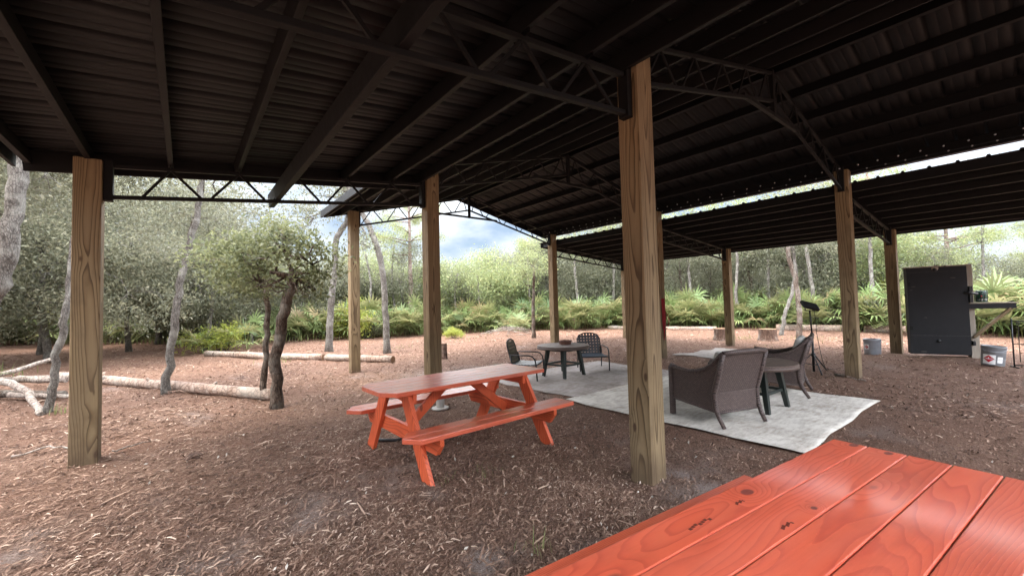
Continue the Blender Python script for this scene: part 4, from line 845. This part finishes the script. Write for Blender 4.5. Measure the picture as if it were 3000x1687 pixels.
# ---- palmettos
def palmetto(seed, nf=15):
    rng = np.random.default_rng(seed); V = []; F = []; T = []
    def quad(a, b, c, d, t): o = len(V); V.extend([a, b, c, d]); F.append((o, o+1, o+2, o+3)); T.append(t)
    for k in range(nf):
        az = rng.uniform(0, 2*np.pi); el = rng.uniform(.35, 1.35); L = rng.uniform(.45, .95); d = np.array([np.cos(az)*np.cos(el), np.sin(az)*np.cos(el), np.sin(el)]); hub = d*L
        side = unit(np.cross(d, [0, 0, 1.])+1e-6); q = side*.008; t0 = rng.beta(2, 2)*.85
        quad(-q, q, hub+q*.6, hub-q*.6, t0)
        upv = unit(np.cross(side, d)); f = unit(d*.85-np.array([0, 0, .25])); nrm = unit(np.cross(side, f))
        n = 17; dead = rng.uniform() < .05
        for j in range(n):
            th = (j/(n-1)-.5)*3.7; bd = f*np.cos(th)+side*np.sin(th); bd = bd+nrm*.12*np.sin(j*1.7); l = rng.uniform(.40, .52)*(1-.12*abs(th)); w = unit(np.cross(bd, nrm))*.019
            m = hub+bd*l*.55; e = hub+bd*l-np.array([0, 0, .06*abs(th)+.03])
            t = 1. if dead else float(np.clip(t0+rng.normal(0, .08), 0, .93)); quad(hub-w*.4, hub+w*.4, m+w, m-w, t); quad(m-w, m+w, e+w*.1, e-w*.1, t)
    return npmesh('saw_palmetto', np.array(V), np.array(F), M['palm'], tint=np.array(T))
PM = [palmetto(300+k) for k in range(4)]
def place_palm(u, v, sc, label, group=None):
    o = link('saw_palmetto', random.choice(PM)); o.location = at(u, v); o.rotation_euler.z = random.uniform(0, 6.3); o.scale = (sc,)*3; return tag(o, label, 'palmetto', group)
PL = {'L': ('fan palmetto at the edge of the shady wood on the left', 'palmettos under the shady wood'), 'C': ('fan palmetto along the far side of the clearing behind the middle posts', 'palmettos across the clearing'), 'Rr': ('sunny fan palmetto in the thicket behind the right wing', 'palmettos behind the right wing')}
az = -16
while az < 98:
    zz = zone(az); n = {'L': .6, 'C': 1.9, 'Rr': 2.9}[zz]
    for q in range(int(n+random.random())):
        a = az+random.uniform(-1.5, 1.5); d = edge(a)+random.choice((-.6, -.2, .4, 1.2))+random.uniform(-.3, .4); place_palm(d*math.sin(R(a)), d*math.cos(R(a)), random.uniform(1.2, 1.95), *PL[zz])
    az += 2.6
place_palm(-3.2, 11.4, .9, 'low palmetto at the left edge beside the branch heap', None)
place_palm(1.75, 17.6, 1.2, 'palmetto fan just right of the lime-yellow bush', None)
place_palm(.5, 17.3, .9, 'palmetto fan just left of the lime-yellow bush', None)
place_palm(10.9, 13.4, 1.0, 'palmetto between the bushy-headed trunk and the far corner post', None)
place_palm(-5.2, 17.5, 1.2, 'palmetto behind the branch heap at the far left', None)
# ---- twig heap by the bushy-headed trunk
rng = np.random.default_rng(5); mb = MB()
for k in range(150):
    c = np.array([9.9+rng.normal(0, .5), 12.7+rng.normal(0, .4), 0]); c[2] = G(c[0], c[1])+rng.uniform(0, .10); a = rng.uniform(0, 6.3); l = rng.uniform(.15, .45); e = c+np.array([math.cos(a)*l, math.sin(a)*l, rng.normal(0, .06)])
    mb.tube([c, (c+e)/2+rng.normal(0, .02, 3), e], [.010, .008, .003], 4)
tag(mb.build('brush_heap', M['deadwood']), 'low heap of dry fronds and twigs left of the bushy-headed trunk', 'brush heap')
# ---- far woodland, nobody could count it
def far_wood():
    rng = np.random.default_rng(77); B = []
    for az in np.arange(-24, 106, .75):
        for row in range(3):
            d = edge(az)+13+row*6+rng.uniform(-2, 2); H = ht(az)*(.82+.14*row)*rng.uniform(.7, 1.05)
            for zc in np.arange(.5, H, 1.25): B.append((d*math.sin(R(az)), d*math.cos(R(az)), zc, 1.0, 1.0, .7, 5))
    P, dd = crown_points(B, 16, rng, .38, .2); V, F = leaf_quads(P, .26, .5, rng, .1, dd)
    o = link('woodland', npmesh('woodland', V, F, M['leaf_oak'], tint=np.clip(rng.beta(2, 2.2, len(F)), 0, 1))); tag(o, 'dense far woodland filling the gaps behind the trees', 'woodland', None, 'stuff')
far_wood()
# ------------------------------------------------------------------ wood chips, grass, litter (uncountable)
def chips():
    rng = np.random.default_rng(21); n = 430000
    r = .7*np.exp(rng.uniform(0, 1, n)*np.log(24/.7)); keep = rng.uniform(0, 1, n) < np.clip(r/2.6, .12, 1); r = r[keep]; n = len(r)
    a = np.radians(rng.uniform(-22, 104, n)); u = r*np.sin(a); v = r*np.cos(a); k = ~in_rug(u, v, .01)
    k &= ~((np.abs(u-10.8) < 1.05) & (np.abs(v-5.0) < .65)); fd = finedirt(u, v); k &= rng.uniform(0, 1, len(u)) > np.maximum(.85*bare(u, v), .45*fd); u, v, r = u[k], v[k], r[k]; n = len(u)
    th = rng.normal(.45, .75, n); L = rng.lognormal(np.log(.0165), .62, n)*np.where(rng.uniform(0, 1, n) < .05, 2.2, 1)*(1+.045*r); W = L*rng.uniform(.12, .34, n); W = np.minimum(W, .0085*(1+.11*r))
    tilt = rng.normal(0, .22, n); c = np.stack([u, v, gh(u, v)+fine(u, v)+rng.uniform(.000, .014, n)], -1)
    d = np.stack([np.cos(th)*np.cos(tilt), np.sin(th)*np.cos(tilt), np.sin(tilt)], -1); s = unit(np.stack([-np.sin(th), np.cos(th), rng.normal(0, .35, n)], -1)); up = np.cross(d, s)
    cur = (rng.normal(0, .06, n)*L)[:, None]; side = (rng.normal(0, .05, n)*L)[:, None]; L = L[:, None]; W = W[:, None]
    m = c+up*np.abs(cur)+s*side+np.array([0, 0, .004])
    V = np.stack([c-d*L/2-s*W*.3, c-d*L/2+s*W*.3, m+s*W/2, m-s*W/2, c+d*L/2+s*W*.2, c+d*L/2-s*W*.2], 1).reshape(-1, 3)
    b = np.arange(n)[:, None]*6; F = np.concatenate([b+np.array([0, 1, 2, 3]), b+np.array([3, 2, 4, 5])], 1).reshape(-1, 4)
    return tag(link('wood_chips', npmesh('wood_chips', V, F, M['mulch'], tint=np.repeat(np.clip(rng.beta(1.4, 2.2, n)-.12*finedirt(u, v)+.10*np.sin(2.3*u+v)*np.sin(1.9*v-u), 0, 1), 2))), 'shredded brown wood chips covering the ground', 'mulch', None, 'stuff')
chips()
def far_debris():
    rng = np.random.default_rng(33); n = 60000; r = 6.5+20*rng.beta(1.1, 1.5, n); a = np.radians(rng.uniform(-22, 104, n)); u, v = r*np.sin(a), r*np.cos(a)
    k = ~in_rug(u, v, .05) & ~((np.abs(u-10.8) < 1.1) & (np.abs(v-5.0) < .7)) & (np.sin(1.3*u+.4*v)*np.sin(1.1*v-.5*u+1)+rng.normal(0, .5, n) > -.45); u, v, r = u[k], v[k], r[k]
    P = np.stack([u, v, gh(u, v)+fine(u, v)+.012], -1); V, F = leaf_quads(P, .085, .22, rng, .0); V = V.reshape(-1, 4, 3); V[:, :, 2] = P[:, None, 2]+(V[:, :, 2]-P[:, None, 2])*.35; V = V.reshape(-1, 3)
    tag(link('bark_debris', npmesh('bark_debris', V, F, M['mulch'], tint=np.clip(rng.beta(1.1, 1.7, len(F)), 0, 1))), 'coarse bark shreds and dry leaves over the open clearing', 'debris', None, 'stuff')
far_debris()
def grass():
    rng = np.random.default_rng(9); Vs = []
    P = []
    for az in np.arange(-20, 100, .33):
        for q in range(26 if az < 12 else 14): d = edge(az)+rng.uniform(-.9, 2.2); P.append((d*math.sin(R(az)), d*math.cos(R(az)), rng.uniform(.10, .34)))
    for (cu, cv, rr, n, hh) in ((-4.6, 15, 1.4, 500, .35), (1.9, 12.6, .35, 60, .18), (1.65, 3.05, .10, 26, .05), (1.95, 2.95, .14, 40, .06), (1.52, 4.2, .07, 20, .05), (1.6, 1.85, .1, 18, .09), (5.6, 13.4, .8, 60, .12), (8.5, 13, 1.0, 60, .12), (15.3, 6.4, 1.0, 140, .12), (16.2, 4.4, 1.2, 170, .12), (13.3, 5.0, .3, 40, .07), (-1.4, 8.8, .1, 20, .14)):
        for q in range(n): P.append((cu+rng.normal(0, rr*.5), cv+rng.normal(0, rr*.5), hh*rng.uniform(.5, 1.2)))
    P = np.array(P); n = len(P); b = np.stack([P[:, 0], P[:, 1], gh(P[:, 0], P[:, 1])-.005], -1); a = rng.uniform(0, 6.3, n); h = P[:, 2:3]; w = np.clip(h*.035, .002, .02)
    s = np.stack([np.cos(a), np.sin(a), 0*a], -1)*w; l = np.stack([np.cos(a+1.3), np.sin(a+1.3), 0*a], -1)*h*rng.uniform(.1, .7, (n, 1)); z1 = np.array([0, 0, 1.])
    V = np.stack([b-s, b+s, b+s*.7+l*.4+z1*h*.65, b-s*.7+l*.4+z1*h*.65, b+l+z1*h, b+l+z1*h*.99+s*.1], 1).reshape(-1, 3); o = np.arange(n)[:, None]*6
    F = np.concatenate([o+np.array([0, 1, 2, 3]), o+np.array([3, 2, 5, 4])], 1).reshape(-1, 4)
    tag(link('grass', npmesh('grass', V, F, M['grass'], tint=np.repeat(rng.beta(2, 2, n), 2))), 'thin weedy grass at the clearing edge and in small tufts', 'grass', None, 'stuff')
grass()
def litter():
    rng = np.random.default_rng(14); n = 260; r = rng.uniform(1.5, 9, n); a = np.radians(rng.uniform(-18, 95, n)); u, v = r*np.sin(a), r*np.cos(a); k = ~in_rug(u, v, .02); u, v = u[k], v[k]
    P = np.stack([u, v, gh(u, v)+.022], -1); V, F = leaf_quads(P, .030, .5, rng)
    s = plain('pale_dry_leaf', (.55, .50, .43), .8, .2, var=.3); tag(link('leaf_litter', npmesh('leaf_litter', V, F, s)), 'scattered pale dry leaves and flecks on the mulch', 'leaf litter', None, 'stuff')
litter()
def rug_chips():
    rng = np.random.default_rng(18); n = 520; u = rng.uniform(4.6, 7.5, n); v = 4.35+2.05*rng.beta(.8, .8, n); k = rng.uniform(0, 1, n) < .35+.65*(np.minimum(np.minimum(u-4.5, 7.62-u), np.minimum(v-4.25, 6.45-v)) < .35); u, v = u[k], v[k]
    u2 = rng.uniform(4.4, 7.15, 130); v2 = rng.uniform(1.38, 4.2, 130); u = np.concatenate([u, u2]); v = np.concatenate([v, v2])
    P = np.stack([u, v, gh(u, v)+.034], -1); V, F = leaf_quads(P, .032, .22, rng); V = V.reshape(-1, 4, 3); V[:, :, 2] = P[:, None, 2]+(V[:, :, 2]-P[:, None, 2])*.15; V = V.reshape(-1, 3)
    tag(link('tracked_mulch', npmesh('tracked_mulch', V, F, M['mulch'], tint=rng.beta(1, 2, len(F)))), 'bits of mulch tracked over the pale rugs', 'mulch', None, 'stuff')
rug_chips()
# ------------------------------------------------------------------ light, sky, camera
SUN_EL, SUN_AZ = R(68), R(262)           # azimuth measured from +v towards +u
w = bpy.data.worlds.new('World'); SC.world = w; w.use_nodes = True; nt = w.node_tree; bg = nt.nodes['Background']
sky = nt.nodes.new('ShaderNodeTexSky'); sky.sky_type = 'NISHITA'; sky.sun_disc = False; sky.sun_elevation = SUN_EL; sky.sun_rotation = SUN_AZ; sky.air_density = 1.; sky.dust_density = 1.5
tc = nt.nodes.new('ShaderNodeTexCoord'); mp = nt.nodes.new('ShaderNodeMapping'); mp.inputs['Scale'].default_value = (1, 1, 2.2); nz = nt.nodes.new('ShaderNodeTexNoise'); nz.inputs['Scale'].default_value = 3.6; nz.inputs['Detail'].default_value = 7; nz.inputs['Roughness'].default_value = .58
rp = nt.nodes.new('ShaderNodeValToRGB'); rp.color_ramp.elements[0].position = .42; rp.color_ramp.elements[0].color = (.16, .16, .16, 1); rp.color_ramp.elements[1].position = .66
mx = nt.nodes.new('ShaderNodeMix'); mx.data_type = 'RGBA'
nt.links.new(tc.outputs['Generated'], mp.inputs[0]); nt.links.new(mp.outputs[0], nz.inputs[0]); nt.links.new(nz.outputs['Fac'], rp.inputs[0]); nt.links.new(rp.outputs[0], mx.inputs[0])
nt.links.new(sky.outputs[0], mx.inputs[6]); mx.inputs[7].default_value = (9.2, 8.9, 8.6, 1)
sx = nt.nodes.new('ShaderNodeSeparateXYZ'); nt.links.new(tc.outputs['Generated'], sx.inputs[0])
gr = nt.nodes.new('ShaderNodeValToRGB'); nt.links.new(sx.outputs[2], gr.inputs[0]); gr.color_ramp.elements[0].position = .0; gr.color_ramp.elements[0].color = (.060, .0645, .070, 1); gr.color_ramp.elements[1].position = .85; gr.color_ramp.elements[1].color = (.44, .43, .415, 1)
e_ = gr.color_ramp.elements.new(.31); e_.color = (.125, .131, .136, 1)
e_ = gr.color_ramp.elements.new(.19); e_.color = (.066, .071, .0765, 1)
e_ = gr.color_ramp.elements.new(.43); e_.color = (1.05, 1.03, 1.0, 1)  # bright band of sky above the view, added to light the barn interior
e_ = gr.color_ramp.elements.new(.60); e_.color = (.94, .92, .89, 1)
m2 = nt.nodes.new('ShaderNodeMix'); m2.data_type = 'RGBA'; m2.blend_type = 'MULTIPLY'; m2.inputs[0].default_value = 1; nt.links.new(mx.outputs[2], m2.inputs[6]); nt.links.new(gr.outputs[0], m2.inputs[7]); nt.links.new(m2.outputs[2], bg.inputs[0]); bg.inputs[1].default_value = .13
sl = bpy.data.lights.new('sun', 'SUN'); sl.energy = .35; sl.angle = R(32); sl.color = (1, .955, .88); so = bpy.data.objects.new('sun', sl); COL.objects.link(so)
dv = Vector((math.sin(SUN_AZ)*math.cos(SUN_EL), math.cos(SUN_AZ)*math.cos(SUN_EL), math.sin(SUN_EL))); so.rotation_euler = dv.to_track_quat('Z', 'Y').to_euler(); so.location = dv*40
ya, pi_, ro = .67038616, .03961244, -.02485311
Fw = Vector((math.sin(ya)*math.cos(pi_), math.cos(ya)*math.cos(pi_), math.sin(pi_))); Rt = Vector((math.cos(ya), -math.sin(ya), 0)); Up = Rt.cross(Fw)
R2 = Rt*math.cos(ro)+Up*math.sin(ro); U2 = Up*math.cos(ro)-Rt*math.sin(ro)
cam = bpy.data.cameras.new('camera'); cam.sensor_width = 36; cam.lens = 36*1038.644/2576; cam.clip_start = .02; cam.clip_end = 2000
co = bpy.data.objects.new('camera', cam); COL.objects.link(co)
mw = Matrix((R2, U2, -Fw)).transposed().to_4x4(); mw.translation = (0, 0, 1.41493); co.matrix_world = mw; SC.camera = co
SC.view_settings.view_transform = 'Standard'; SC.view_settings.look = 'None'; SC.view_settings.gamma = 1; SC.view_settings.exposure = 4.1
SC.render.engine = 'CYCLES'; SC.cycles.max_bounces = 6; SC.cycles.diffuse_bounces = 4; SC.cycles.transparent_max_bounces = 4; SC.cycles.use_denoising = True
